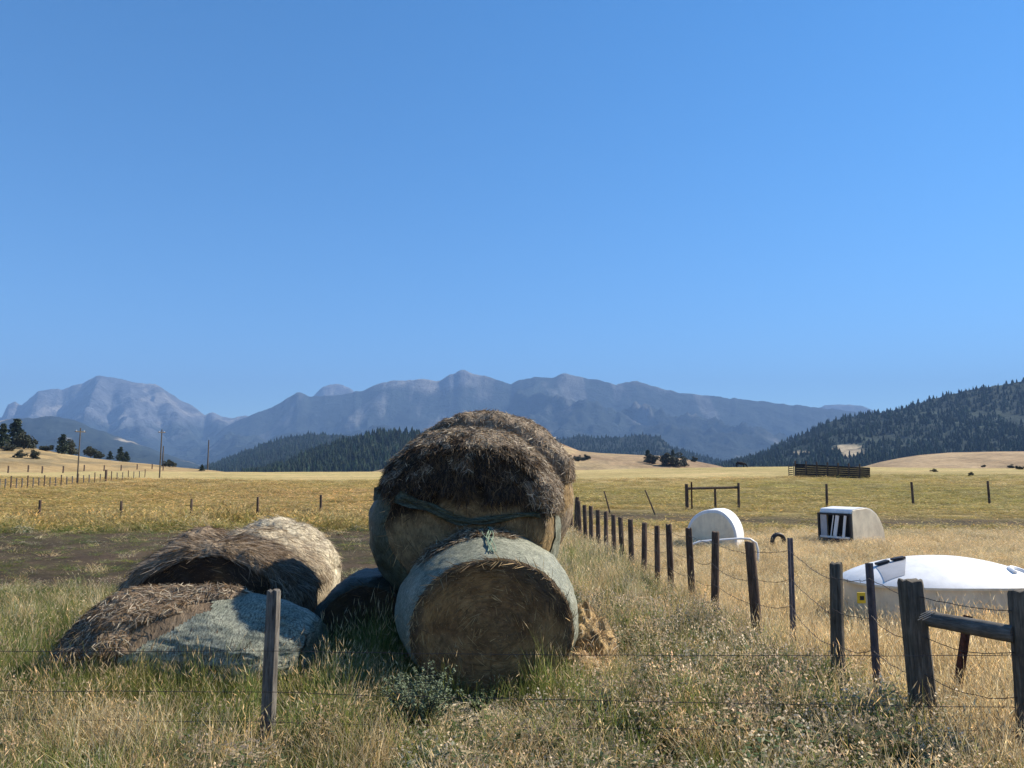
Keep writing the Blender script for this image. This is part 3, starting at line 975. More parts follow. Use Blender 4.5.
def straws(Vt, Ft, n, L, w, pal, seed, direction=None, lift=0.25, hang=0.0, jitter=1.0):
    """thin strands lying on (and sticking out of) a surface"""
    r = np.random.default_rng(seed)
    Vt = np.asarray(Vt, float); Ft = np.asarray(Ft)
    a, b, c, d = (Vt[Ft[:, k]] for k in range(4))
    nr = np.cross(c - a, d - b)
    ar = np.linalg.norm(nr, axis=1) + 1e-12
    nr = nr / ar[:, None]
    f = r.choice(len(Ft), n, p=ar / ar.sum())
    u, v = r.random(n)[:, None], r.random(n)[:, None]
    p = (a[f] * (1 - u) + b[f] * u) * (1 - v) + (d[f] * (1 - u) + c[f] * u) * v
    N = nr[f]
    t = r.normal(size=(n, 3)) * jitter
    if direction is not None: t = t + direction(p, N)
    t[:, 2] -= hang
    t = t - N * (t * N).sum(1, keepdims=True)
    t = t / (np.linalg.norm(t, axis=1, keepdims=True) + 1e-9)
    t = t + N * lift * r.random(n)[:, None]
    LL = (L * (0.5 + r.random(n)))[:, None]
    s = np.cross(t, N + 0.6 * r.normal(size=(n, 3)))
    s = s / (np.linalg.norm(s, axis=1, keepdims=True) + 1e-9) * (w * (0.5 + r.random(n)))[:, None]
    droop = np.zeros((n, 3)); droop[:, 2] = -0.35 * hang
    m = p + t * LL * 0.55 + droop * LL * 0.15
    e = p + t * LL + droop * LL * 0.7
    V = np.stack([p - s, p + s, m + s * .8, m - s * .8, e + s * .25, e - s * .25], 1).reshape(-1, 3)
    i = np.arange(n) * 6
    Fc = np.concatenate([np.stack([i, i + 1, i + 2, i + 3], 1), np.stack([i + 3, i + 2, i + 4, i + 5], 1)])
    pl = np.asarray(pal)[r.integers(0, len(pal), n)] * (0.45 + 1.05 * r.random(n))[:, None]
    return V, Fc, np.repeat(pl, 6, 0)

class Bale:
    def __init__(s, R=0.8, L=1.2, W=1.1, H=0.92, slump=0.12, shf=0.22, shr=0.22, amp=0.035, seed=0, hy=None, flat=-0.82, rf=0.80, cone=0.0):
        s.R, s.L, s.W, s.H, s.slump, s.shf, s.shr, s.amp, s.seed, s.hy, s.flat, s.rf = R, L, W, H, slump, shf, shr, amp, seed, hy, flat, rf
        s.z0 = R * H * 0.86
        s.cone = cone
        pr = [p for p in s.profile() if p[2] == 1]
        s.tab = ([p[1] for p in pr], [p[0] for p in pr])

    def rr_at(s, y):
        return np.interp(y, s.tab[0], s.tab[1])

    def pt(s, th, rr, y, off=0.0, ns=1.0):
        th, rr, y = np.broadcast_arrays(np.asarray(th, float), np.asarray(rr, float), np.asarray(y, float))
        R = s.R
        x0, z0 = np.cos(th) * rr, np.sin(th) * rr
        n = fbm(x0 * 1.6 + s.seed, y * 1.6, z0 * 1.6 + s.seed * 3, 4) - 0.5
        n2 = fbm(x0 * 7 + s.seed, y * 6, z0 * 7, 3) - 0.5
        q = R + (n * s.amp * 4 + n2 * s.amp) * ns + off
        x, z = x0 * q, z0 * q
        zn = z / R
        x = x * s.W * (1 + s.slump * (-zn))
        zf = s.flat * R
        z = np.where(z < zf, zf + (z - zf) * 0.15, z) * s.H
        z = z + s.z0
        if s.hy is not None:
            k = np.interp(y / s.L, [a for a, b in s.hy], [b for a, b in s.hy])
            z = z * k
        ny = (fbm(x0 * 2.5 + 9 + s.seed, z0 * 2.5, 4.0, 4) - 0.5) * s.amp * 3
        yy = y + ny * (1 - sstep(0.85, 1.0, rr)) * np.sign(y + 1e-9)
        return np.stack([x, yy, z], -1)

    def profile(s):
        """rr, y along the skin from the middle of the front to the middle of the back"""
        h = s.L / 2
        out = []
        nf_ = 14
        for k in range(nf_ + 1): out.append((s.rf * k / nf_, -h + 0.01 * 0, 0))
        for k in range(1, 9):
            a = k / 8 * math.pi / 2
            c = s.cone
            out.append((s.rf + (1 - s.rf) * ((1 - c) * math.sin(a) + c * (k / 8)), -h + s.shf * ((1 - c) * (1 - math.cos(a)) + c * (k / 8) ** 1.15), 1))
        m = 10
        for k in range(1, m): out.append((1.0, -h + s.shf + (s.L - s.shf - s.shr) * k / m, 1))
        for k in range(0, 9):
            a = math.pi / 2 * (1 - k / 8)
            out.append((s.rf + (1 - s.rf) * math.sin(a), h - s.shr * (1 - math.cos(a)), 1))
        for k in range(1, 9): out.append((s.rf * (1 - k / 8), h, 2))
        return out

    def grid(s, prof, th, off=0.0):
        P = np.array(prof)
        T, J = np.meshgrid(th, np.arange(len(P)))
        rr, yy = P[J, 0], P[J, 1]
        V = s.pt(T, rr, yy, off)
        return V, T, rr, yy

def quads(nj, ni, wrap=False):
    idx = np.arange(nj * ni).reshape(nj, ni)
    if wrap:
        nx = np.roll(idx, -1, 1)
        return np.stack([idx[:-1], nx[:-1], nx[1:], idx[1:]], -1).reshape(-1, 4)
    return np.stack([idx[:-1, :-1], idx[:-1, 1:], idx[1:, 1:], idx[1:, :-1]], -1).reshape(-1, 4)

NT = 120
def bale_core(b, root, face_col, side_col, side_straw=900, face_straw=1400, pal_side=(TAN, GREYHAY, BLEACH), pal_face=(TAN, BROWN, DARK * 2.5), seed=0, straw_len=0.11):
    th = np.linspace(-math.pi / 2, 1.5 * math.pi, NT, endpoint=False)
    pr = b.profile()
    kf = [i for i, p in enumerate(pr) if p[2] == 0]
    ks = [i for i, p in enumerate(pr) if p[2] == 1]
    kr = [i for i, p in enumerate(pr) if p[2] == 2]
    # front (and rear) hay faces
    V1, T1, r1, y1 = b.grid([pr[i] for i in kf] + [pr[ks[0]]], th)
    F1 = quads(V1.shape[0], NT, True)
    f = V1.reshape(-1, 3)
    mk('end_face', f, F1, M['hay_face'], root, True, col=face_col(f), surf=np.stack([T1.ravel() * 0.9, r1.ravel() * b.R, y1.ravel()], 1))
    V2, T2, r2, y2 = b.grid([pr[ks[-1]]] + [pr[i] for i in kr], th)
    g = V2.reshape(-1, 3)
    mk('end_face', g, quads(V2.shape[0], NT, True), M['hay_face'], root, True, col=side_col(g), surf=np.stack([T2.ravel() * 0.9, r2.ravel() * b.R, y2.ravel()], 1))
    V3, T3, r3, y3 = b.grid([pr[i] for i in ks], th)
    s = V3.reshape(-1, 3)
    F3 = quads(V3.shape[0], NT, True)
    mk('hay_roll', s, F3, M['hay_side'], root, True, col=side_col(s), surf=np.stack([T3.ravel() * b.R, y3.ravel(), r3.ravel()], 1))
    # loose strands
    cen = np.array([0, 0, b.z0])
    def circ(p, N):
        q = p - cen
        t = np.stack([-q[:, 2], np.zeros(len(q)), q[:, 0]], 1)
        return 2.2 * t / (np.linalg.norm(t, axis=1, keepdims=True) + 1e-6)
    A = []
    if face_straw:
        A.append(straws(f, F1, int(face_straw * 1.5), straw_len, 0.0035, pal_face, seed + 1, circ, 0.3))
    if side_straw:
        up = F3[(s[F3][:, :, 2].mean(1) > 0.25)]
        A.append(straws(s, up, side_straw, straw_len, 0.0035, pal_side, seed + 2, circ, 0.3))
    if A:
        V, Fq, C, k = [], [], [], 0
        for (v, q, c) in A:
            V.append(v); Fq.append(q + k); C.append(c); k += len(v)
        o = mk('loose_straw', np.concatenate(V), np.concatenate(Fq), M['straw'], root, False, col=np.concatenate(C))
        o['kind'] = 'stuff'

def bale_net(b, root, keep, mat, off=0.012, name='net_wrap'):
    NN = 420
    th = np.linspace(-math.pi / 2, 1.5 * math.pi, NN, endpoint=False)
    h = b.L / 2
    pr = [p for p in b.profile() if p[2] == 1]
    pr = [(b.rf - 0.07, -h - 0.006, 1), (b.rf - 0.035, -h - 0.005, 1)] + pr
    fine = []
    for p, q in zip(pr[:-1], pr[1:]):
        for k in range(4):
            fine.append(tuple(p[i] + (q[i] - p[i]) * k / 4 for i in range(2)) + (1,))
    pr = fine + [pr[-1]]
    V, T, rr, yy = b.grid(pr, th, off)
    v = V.reshape(-1, 3)
    Fq = quads(V.shape[0], NN, True)
    tc, yc = T.ravel()[Fq], yy.ravel()[Fq]
    tm = T.ravel()[Fq[:, 0]]; ym = yc.mean(1)
    k = keep(tm, ym, v[Fq].mean(1))
    rm = rr.ravel()[Fq].mean(1)
    k &= (rm > b.rf + 0.015 + 0.05 * (fbm(tm * 6, rm * 0, b.seed + 2, 5) - 0.5) * 2) | (ym > -h + 0.05)
    Fq = Fq[k]
    return mk(name, v, Fq, mat, root, True, surf=np.stack([T.ravel() * b.R, yy.ravel() + rr.ravel() * 0.5, np.zeros(len(v))], 1))

def bale_thatch(b, root, t0, t1, y0, y1, thick, colf, n_straw, pal, lip=0.3, lipdrop=0.35, seed=0, L=0.14, name='weathered_thatch', edge=0.12, hang=0.7, w=0.0032, lipout=0.10, mess=0.9, circ=False, y1f=None):
    """weathered layer lying over the roll; its front edge hangs as a ragged lip over the end face"""
    nth, ny = 130, 44
    ths = np.linspace(t0, t1, nth)
    nl = 12 if lip else 0
    V = []; S = []
    for j in range(-nl, ny + 1):
        if j >= 0:
            ye = y1f(ths) if y1f else y1
            y = y0 + (ye - y0) * j / ny + 0 * ths
            over = np.zeros(nth)
        else:
            over = np.full(nth, -j / nl)
            y = np.full(nth, y0)
        ragt = (fbm(ths * 4 + seed, 2.0 + y * 0, seed, 4) - 0.5)
        tt = ths + 0.0 * ragt
        e = np.clip(np.minimum(ths - t0, t1 - ths) / edge, 0, 1)
        e2 = np.clip(((y1f(ths) if y1f else y1) - y) / 0.2, 0, 1) if (y1f or y1 < b.L / 2 - 0.02) else 1.0
        th_ = thick * (0.5 + 1.0 * fbm(ths * 3 + seed, y * 3.5, seed + 1.0, 4)) * np.sqrt(e) * np.sqrt(e2)
        lump = (fbm(ths * 11, y * 9 + over * 3, seed + 4.0, 3) - 0.5) * 0.07 * np.sqrt(e)
        # skin radius fraction follows the rounded shoulder of the roll
        rr = b.rr_at(y)
        drop = lipdrop * (0.35 + 1.3 * fbm(ths * 3.2 + 7 + seed, 1.0 + 0 * y, seed, 3)) * over * e
        rr = rr - drop / b.R
        yy = y - lip * np.sin(over * math.pi / 2 * 0.9) * lipout / 0.3 * (0.5 + fbm(ths * 5, seed + y * 0, 3.0, 3)) * e
        P = b.pt(tt, rr, yy, th_ * (1 - 0.5 * over) + lump)
        V.append(P); S.append(np.stack([ths * b.R, yy - over * lipdrop, 0 * ths], 1))
    V = np.array(V); nj = V.shape[0]
    v = V.reshape(-1, 3)
    Fq = quads(nj, nth)
    o = mk(name, v, Fq, M['thatch'], root, True, col=colf(v), surf=np.concatenate(S))
    def down(p, N):
        t = np.zeros_like(p); t[:, 2] = -1.0; t[:, 1] = -0.5
        t[:, 0] = 0.5 * np.sign(p[:, 0])
        return t
    def around(p, N):
        t = np.stack([-(p[:, 2] - b.z0), np.zeros(len(p)), p[:, 0]], 1)
        return 2.0 * t / (np.linalg.norm(t, axis=1, keepdims=True) + 1e-6) * np.where(p[:, :1] > 0, -1, 1)
    sv, sf, sc = straws(v, Fq[:, ::-1], n_straw, L, w, pal, seed + 9, around if circ else down, 0.30, hang, mess)
    p = mk('loose_straw', sv, sf, M['straw'], o, False, col=sc)
    p['kind'] = 'stuff'
    return o

def blotch(v, s, seed):
    return fbm(v[:, 0] * s + seed, v[:, 1] * s, v[:, 2] * s + seed * 2, 4)

def cset(*stops):
    def f(v):
        n = blotch(v, 2.2, stops[0])
        c = mix3(stops[1], stops[2], sstep(0.35, 0.65, n))
        return c
    return f

# --- front bale: fresh net, tan face towards the camera
gA = gpt(487, 688)
YA = 7.45
A = Bale(R=0.82, L=1.25, W=1.12, H=0.96, slump=0.05, shf=0.80, shr=0.15, amp=0.02, seed=1.0, rf=0.80, cone=0.8)
LocA = Vector((xat(488, YA + 0.55, 0.8), YA + 0.6, -0.03))
LocA.z = -0.05
rootA = thing('hay_bale', 'net wrapped round hay bale with a round tan face, in front of the tallest bale', 'hay bale', LocA, R_(5), 'round hay bales in the heap')
rootA.rotation_euler[0] = R_(4)
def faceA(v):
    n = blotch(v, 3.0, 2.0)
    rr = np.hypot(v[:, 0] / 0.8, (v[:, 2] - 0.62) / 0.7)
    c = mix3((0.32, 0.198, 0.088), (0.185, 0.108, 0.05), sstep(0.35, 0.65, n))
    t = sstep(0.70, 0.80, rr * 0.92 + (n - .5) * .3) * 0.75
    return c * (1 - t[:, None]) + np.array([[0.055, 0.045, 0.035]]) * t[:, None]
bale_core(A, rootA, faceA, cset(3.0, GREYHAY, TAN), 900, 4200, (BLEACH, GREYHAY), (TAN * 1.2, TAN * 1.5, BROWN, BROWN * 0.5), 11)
bale_net(A, rootA, lambda t, y, p: np.ones(len(t), bool), M['net'])
bale_thatch(A, rootA, 1.25, 2.5, -0.05, 0.5, 0.03, cset(4.0, (0.10, 0.08, 0.06), (0.24, 0.19, 0.14)), 3500, (GREYHAY, BROWN, BROWN * .5, BLEACH), lip=0, seed=3, L=0.10, edge=0.4, hang=0.1, w=0.003, mess=2.0)
mb = MB()
r_ = random.Random(3)
for k in range(5):
    pts = []
    x0 = -0.02 + r_.uniform(-.035, .035)
    for q in range(9):
        y = -0.50 + 0.75 * q / 8
        th = math.pi / 2 - (x0 + 0.05 * math.sin(q * 0.8 + k) * 0.5) / 0.8
        P = A.pt(th, float(A.rr_at(y)), y, 0.03 + 0.015 * r_.random())
        pts.append(tuple(P))
    mb.tube(pts, 0.005, 5)
mb.build('net_strand', M['net_strand'], rootA)

# --- the tall bale above it: thatched with weathered hay, shade coloured into its front lip, torn net
YB = 8.15
B = Bale(R=0.93, L=1.25, W=1.12, H=0.98, slump=0.05, shf=0.55, shr=0.2, amp=0.035, seed=5.0, rf=0.74, flat=-0.9, cone=0.3)
zB = 0.72
LocB = Vector((xat(466, YB + 0.5, 1.6), YB + 0.62, zB))
rootB = thing('hay_bale', 'tallest hay bale, shade-coloured hay thatch hanging over its shaded face, torn green net', 'hay bale', LocB, R_(3), 'round hay bales in the heap')
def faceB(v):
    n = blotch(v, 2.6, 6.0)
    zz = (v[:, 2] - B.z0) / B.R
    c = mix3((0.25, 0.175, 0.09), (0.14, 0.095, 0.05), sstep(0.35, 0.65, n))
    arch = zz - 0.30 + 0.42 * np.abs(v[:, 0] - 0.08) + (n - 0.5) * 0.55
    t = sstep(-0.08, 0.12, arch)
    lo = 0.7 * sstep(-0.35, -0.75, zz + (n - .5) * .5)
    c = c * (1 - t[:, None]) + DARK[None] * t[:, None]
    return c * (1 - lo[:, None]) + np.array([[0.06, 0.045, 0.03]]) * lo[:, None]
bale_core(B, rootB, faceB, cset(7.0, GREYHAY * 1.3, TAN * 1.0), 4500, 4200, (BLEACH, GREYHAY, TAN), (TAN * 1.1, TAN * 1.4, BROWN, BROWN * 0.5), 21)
bale_net(B, rootB, lambda t, y, p: (t > 2.35 + 0.7 * (fbm(t * 3, y * 4, 1.0, 4) - 0.5)) & (t < 4.6), M['net_green'], 0.014)
bale_net(B, rootB, lambda t, y, p: (t > -1.2) & (t < 0.12 + 0.9 * (fbm(t * 3, y * 4, 8.0, 4) - 0.5)) & (y > -0.48), M['net'], 0.013)
# sagging torn strip of net across the face
th_pts = []
nX, nZ = 60, 12
V = []
for j in range(nZ + 1):
    for i in range(nX + 1):
        u = i / nX
        x = -0.98 + 1.86 * u
        zc = B.z0 + 0.30 - 0.26 * math.sin(min(u * 1.25, 1.0) * math.pi / 2) + 0.05 * math.sin(u * 9)
        wdt = 0.13 * (1 - u) ** 1.3 + 0.022
        z = zc + (j / nZ - 0.5) * wdt + 0.02 * math.sin(u * 23 + j)
        rr = math.hypot(x / 1.12, z - B.z0) / B.R
        y = -B.L / 2 - 0.035 - 0.012 * math.sin(j * 1.7 + u * 6) + max(0, rr - 0.72) * 0.95
        V.append((x, y, z))
V = np.array(V)
mk('net_strip', V, quads(nZ + 1, nX + 1), M['net_green'], rootB, True, surf=V[:, [0, 2, 1]] * np.array([[1, 1.0, 1]]))
capB = cset(8.0, (0.10, 0.075, 0.055), (0.25, 0.20, 0.15))
PALB = (GREYHAY * 1.25, BROWN * 1.2, BROWN * 0.5, BLEACH, GREYHAY * 0.9)
def pick_shade(v):  # near-black tones put the front's shade into the hay colour
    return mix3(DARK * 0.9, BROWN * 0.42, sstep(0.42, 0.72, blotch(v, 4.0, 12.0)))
bale_thatch(B, rootB, 0.30, 2.80, -0.615, -0.2, 0.08, pick_shade, 9000, (DARK * 1.5, BROWN * 0.45, BROWN * 0.8, DARK), lip=0.3, lipdrop=0.46, seed=25, L=0.085, edge=0.35, lipout=0.06, hang=0.7, w=0.003, mess=1.0, name='shade_lip')  # draped hay lip, its shade painted by dark colour and straws
bale_thatch(B, rootB, 0.10, 2.72, -0.60, 0.62, 0.10, capB, 17000, PALB, lip=0.3, lipdrop=0.17, seed=5, L=0.065, edge=0.25, lipout=0.05, hang=0.25, w=0.003, mess=1.7)

YB2 = 9.7
B2 = Bale(R=0.93, L=1.25, W=1.12, H=0.98, slump=0.05, shf=0.25, shr=0.25, amp=0.035, seed=9.0, rf=0.84, flat=-0.9)
LocB2 = Vector((xat(486, YB2, 1.8), YB2, 0.94))
rootB2 = thing('hay_bale', 'brown hay bale behind the tallest one, only its shaggy sunlit top and right shoulder showing', 'hay bale', LocB2, R_(-5), 'round hay bales in the heap')
bale_core(B2, rootB2, cset(6.0, DARK * 2, BROWN), cset(7.5, GREYHAY * 1.3, TAN), 3500, 300, (BLEACH, GREYHAY, TAN), (TAN, BROWN), 41)
bale_thatch(B2, rootB2, 0.2, 2.8, -0.6, 0.62, 0.13, capB, 10000, PALB, lip=0.2, lipdrop=0.2, seed=15, L=0.065, edge=0.25, hang=0.25, w=0.003, mess=1.7)

# lower bales that carry the tall ones, deep shade put into their hay and net colours
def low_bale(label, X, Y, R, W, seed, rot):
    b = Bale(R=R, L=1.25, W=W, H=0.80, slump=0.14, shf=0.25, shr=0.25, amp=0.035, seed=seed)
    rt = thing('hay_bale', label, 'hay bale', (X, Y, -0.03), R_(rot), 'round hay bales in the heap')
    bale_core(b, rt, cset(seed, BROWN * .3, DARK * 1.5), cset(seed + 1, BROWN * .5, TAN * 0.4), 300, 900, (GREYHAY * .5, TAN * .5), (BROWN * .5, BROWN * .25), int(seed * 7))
    bale_net(b, rt, lambda t, y, p: np.ones(len(t), bool), M['net_shade'], 0.012)
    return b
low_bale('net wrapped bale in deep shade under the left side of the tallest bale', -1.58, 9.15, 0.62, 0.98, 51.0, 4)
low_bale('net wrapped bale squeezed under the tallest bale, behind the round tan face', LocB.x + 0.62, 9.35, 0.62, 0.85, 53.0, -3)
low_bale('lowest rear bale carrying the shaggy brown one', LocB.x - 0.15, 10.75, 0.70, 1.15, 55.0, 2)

# --- left row of bleached, slumped bales
def row_bale(label, px, Y, top, W, seed, facec, sidec, thick, nstraw, pal, lip, tlo=0.05, thi=3.09, L=1.2, rot=0.0, R=0.78, lipdrop=0.2, straw=0.13, rf=0.72, shf=0.30):
    H = top / (R * 1.86)
    b = Bale(R=R, L=L, W=W / (2 * R), H=H, slump=0.16, shf=shf, shr=0.36, amp=0.04, seed=seed, rf=rf)
    loc = Vector((xat(px, Y, 0.6), Y, -0.03))
    rt = thing('hay_bale', label, 'hay bale', loc, R_(rot), 'round hay bales in the heap')
    bale_core(b, rt, facec, sidec, 1000, 2600, pal, (DARK * 2.5, BROWN * 1.1, BROWN * .5), int(seed * 5))
    bale_thatch(b, rt, tlo, thi, -L / 2 + 0.01, L / 2 - 0.02, thick, sidec, nstraw, pal, lip=lip, lipdrop=lipdrop, lipout=0.03, seed=int(seed), L=straw, edge=0.3, w=0.0026, circ=True, hang=0.12, mess=0.55)
    return b, rt
shadeface = lambda v: mix3(DARK * 1.6, BROWN * 0.6, sstep(0.45, 0.75, blotch(v, 2.5, 3.0)))  # end faces coloured dark to stand in for their shade
row_bale('slumped brown hay bale with shade painted into its end behind the grey netted one', 222, 9.35, 1.22, 2.0, 61.0, shadeface, cset(61.0, (0.13, 0.095, 0.065), (0.30, 0.235, 0.165)), 0.08, 6500, (GREYHAY, GREYHAY * 1.2, BROWN, BROWN * .5), 0.3, rot=3, lipdrop=0.03, rf=0.84, shf=0.2)
row_bale('bleached tan hay bale between the slumped brown one and the palest one', 256, 10.55, 1.27, 1.9, 63.0, shadeface, cset(63.0, (0.30, 0.25, 0.18), (0.45, 0.39, 0.29)), 0.05, 3200, (BLEACH, BLEACH * .8, GREYHAY * 1.3, BROWN), 0.1, rot=-2, L=1.1, shf=0.4, rf=0.66, lipdrop=0.08, straw=0.11)
row_bale('palest hay bale at the back right end of the slumped row', 277, 11.75, 1.33, 1.75, 65.0, shadeface, cset(65.0, (0.40, 0.355, 0.265), (0.53, 0.475, 0.36)), 0.05, 3000, (BLEACH * 1.1, BLEACH, GREYHAY * 1.5, GREYHAY), 0.1, rot=-4, L=1.1, shf=0.4, rf=0.66, lipdrop=0.08, straw=0.10)
row_bale('dark shaggy hay bale peeking over the left shoulder of the slumped brown one', 205, 10.75, 1.22, 1.3, 67.0, shadeface, cset(67.0, (0.14, 0.10, 0.07), (0.26, 0.20, 0.14)), 0.09, 2200, (GREYHAY, BROWN, BROWN * .6), 0.2, rot=6, R=0.7)

# --- front left: collapsed bale lying across, hay end left, grey net right
Y1 = 7.95
C1 = Bale(R=0.66, L=2.35, W=1.10, H=0.69, slump=0.18, shf=0.30, shr=0.75, amp=0.05, seed=71.0, rf=0.62,
          hy=[(-0.5, 0.82), (-0.3, 1.0), (-0.1, 1.04), (0.1, 1.02), (0.3, 0.97), (0.5, 0.86)])
xl, xr = xat(92, Y1, 0.4), xat(316, Y1, 0.4)
rootC = thing('hay_bale', 'collapsed hay bale lying sideways, dark hay at one end, grey net over the other', 'hay bale', ((xl + xr) / 2, Y1, -0.03), R_(-90), 'round hay bales in the heap')
C1.L = xr - xl
bale_core(C1, rootC, lambda v: mix3(DARK * 1.3, BROWN * 0.5, sstep(0.45, 0.7, blotch(v, 3, 5.0))), cset(72.0, (0.12, 0.085, 0.06), (0.24, 0.18, 0.12)), 4500, 900, (GREYHAY, BROWN, BROWN * .5), (BROWN, DARK * 2, BROWN * .5), 71)
def keepC(t, y, p):
    # local -x is the side that faces the camera
    n = fbm(p[:, 0] * 2.2, y * 2.2, p[:, 2] * 2.2 + 4, 4) - 0.5
    return y > -0.30 + 1.5 * (p[:, 2] - 0.45) * 0.75 + n * 0.55
bale_net(C1, rootC, keepC, M['net'], 0.014)
bale_thatch(C1, rootC, 0.05, 3.05, -C1.L / 2 + 0.02, 0.25, 0.08, cset(74.0, (0.11, 0.075, 0.052), (0.26, 0.19, 0.13)), 9000, (GREYHAY * 1.1, BROWN * 1.1, BROWN * 0.5, BLEACH * .8), lip=0.2, lipdrop=0.12, seed=74, L=0.075, edge=0.15, mess=1.4, hang=0.3, w=0.0032, lipout=0.05, y1f=lambda t: -0.44 + 0.80 * sstep(0.3, 1.5, t) + 0.35 * (fbm(t * 4, 3.0, 1.0, 4) - 0.5))

V5, T5, r5, y5 = C1.grid([(0.02, C1.L / 2, 0), (0.2, C1.L / 2, 0), (0.4, C1.L / 2, 0), (0.55, C1.L / 2, 0), (C1.rf, C1.L / 2, 0), (C1.rf + 0.06, C1.L / 2 - 0.005, 0)], np.linspace(-math.pi / 2, 1.5 * math.pi, NT, endpoint=False), 0.012)
v5 = V5.reshape(-1, 3) + np.array([[0, 0.014, 0]])
mk('net_end', v5, quads(6, NT, True), M['net'], rootC, True, surf=v5[:, [0, 2, 1]])

# --- torn remains of a bale to the right of the front one
def hay_chunk(name, label, loc, size, c0, c1, seed, n, pal, rot=0):
    rt = thing(name, label, 'hay', loc, rot)
    V, Fq = [], None
    nu, nv = 64, 34
    th = np.linspace(0, 2 * math.pi, nu, endpoint=False)
    for j in range(nv):
        p = -0.25 + (math.pi / 2 + 0.25) * j / (nv - 1)
        d = np.stack([np.cos(th) * math.cos(p), np.sin(th) * math.cos(p), np.full(nu, math.sin(p))], 1)
        k = 0.60 + 0.8 * fbm(d[:, 0] * 1.7 + seed, d[:, 1] * 1.7, d[:, 2] * 1.7, 4) + 0.25 * (fbm(d[:, 0] * 6 + seed, d[:, 1] * 6, d[:, 2] * 6, 3) - 0.5)
        V.append(d * k[:, None] * np.array(size)[None])
    V = np.concatenate(V)
    Fq = quads(nv, nu, True)
    o = mk('hay_mass', V, Fq, M['thatch'], rt, True, col=mix3(c0, c1, sstep(0.4, 0.6, blotch(V, 5, seed))), surf=V)
    sv, sf, sc = straws(V, Fq, n, 0.09, 0.0024, pal, int(seed), None, 0.5, 0.2)
    p = mk('loose_straw', sv, sf, M['straw'], rt, False, col=sc)
    p['kind'] = 'stuff'
    return rt
hx = gpt(582, 655)
hay_chunk('hay_chunk', 'torn chunk of golden brown hay leaning behind the right side of the netted front bale', (xat(585, 8.55), 8.55, 0.12), (0.30, 0.40, 0.46), (0.20, 0.12, 0.055), (0.44, 0.31, 0.15), 81.0, 1800, (BLEACH, TAN * 1.5, BROWN), 0.4)
hay_chunk('hay_pile', 'small loose pile of orange tan hay on the ground beside the netted front bale', (xat(583, 8.05), 8.05, -0.02), (0.26, 0.30, 0.24), (0.36, 0.22, 0.11), (0.50, 0.34, 0.18), 83.0, 1500, (BLEACH, TAN * 1.5, (0.45, 0.27, 0.14)), 0.2)

AVOID += [(xat(585, 8.55), 8.55, .26, .3), (xat(583, 8.05), 8.05, .26, .3), (LocA.x, LocA.y + 0.05, 0.82, 0.62), (-1.58, 9.15, .62, .65), (LocB.x + .62, 9.35, .6, .65), (-3.4, 10.4, 0.95, 1.9), ((xl + xr) / 2, Y1, 1.15, 0.55)]

# ------------------------------------------------------------------ fences
def rebase(root, loc):
    loc = Vector(loc)
    root.location = loc
    for c in root.children:
        c.location = c.location - loc

def wood_post(parent, x, y, top, rad, mat, seed, lean=(0, 0), square=False, bottom=-0.25, groove=False):
    r = random.Random(seed)
    n = 14
    g0 = float(ground_z(x, y))
    V, Fc = [], []
    zs = [bottom, 0.0, top * 0.25, top * 0.5, top * 0.75, top - rad * 0.35, top - 0.004, top]
    ph = [r.uniform(-1, 1) for _ in range(n)]
    for k, z in enumerate(zs):
        f = {6: 0.93, 7: 0.80}.get(k, 1.0) * (1.06 - 0.10 * max(z, 0) / top)
        for i in range(n):
            a = 2 * math.pi * i / n
            q = rad * f * (1 + 0.06 * ph[i] + 0.03 * r.uniform(-1, 1))
            if square:
                q *= min(1 / max(abs(math.cos(a)), abs(math.sin(a))), 1.16) * 0.93
            if groove and i == 11: q *= 0.72
            V.append((x + lean[0] * z + math.cos(a) * q, y + lean[1] * z + math.sin(a) * q, g0 + z + (0.012 * ph[i] if k >= 6 else 0)))
    for k in range(len(zs) - 1):
        for i in range(n):
            a, b = k * n + i, k * n + (i + 1) % n
            Fc.append((a, b, b + n, a + n))
    Fc.append(tuple(range((len(zs) - 1) * n, len(zs) * n)))
    o = mk('post', np.array(V), Fc, mat, parent, True)
    try: o.data.set_sharp_from_angle(angle=R_(38))
    except Exception: pass
    return o

def t_post(parent, p0, p1, w, mat, name='steel_post'):
    """steel T section with studs, from p0 (bottom) to p1 (top)"""
    p0, p1 = Vector(p0), Vector(p1)
    d = (p1 - p0); Lh = d.length
    q = d.to_track_quat('Z', 'Y').to_matrix()
    mb = MB()
    mid = (p0 + p1) / 2
    mb.box(mid, (w, 0.006, Lh), q)
    mb.box(mid + q @ Vector((0, w * 0.40, 0)), (0.007, w * 0.78, Lh - 0.002), q)
    k = int(Lh / 0.055)
    for i in range(k):
        mb.box(p0 + d * ((i + 0.5) / k) + q @ Vector((0, -0.009, 0)), (w * 0.35, 0.012, 0.018), q)
    return mb.build(name, mat, parent, False)

def strand(mb, p, q, sag, rad=0.0022, barb=0.0, seed=0, n=9, wob=0.006):
    r = random.Random(seed)
    p, q = Vector(p), Vector(q)
    pts = []
    for i in range(n + 1):
        t = i / n
        v = p.lerp(q, t)
        v.z -= sag * 4 * t * (1 - t)
        if 0 < i < n:
            v += Vector((r.uniform(-wob, wob), r.uniform(-wob, wob), r.uniform(-wob, wob)))
        pts.append(v)
    mb.tube(pts, rad, 5, False)
    if barb:
        L = (q - p).length
        k = int(L / barb)
        for i in range(k):
            t = (i + 0.5) / k
            v = p.lerp(q, t); v.z -= sag * 4 * t * (1 - t)
            for s in (1, -1):
                d = Vector((r.uniform(-.3, .3), r.uniform(-.6, .6), s)).normalized() * 0.016
                mb.tube([v - d, v + d], 0.0011, 3, False)

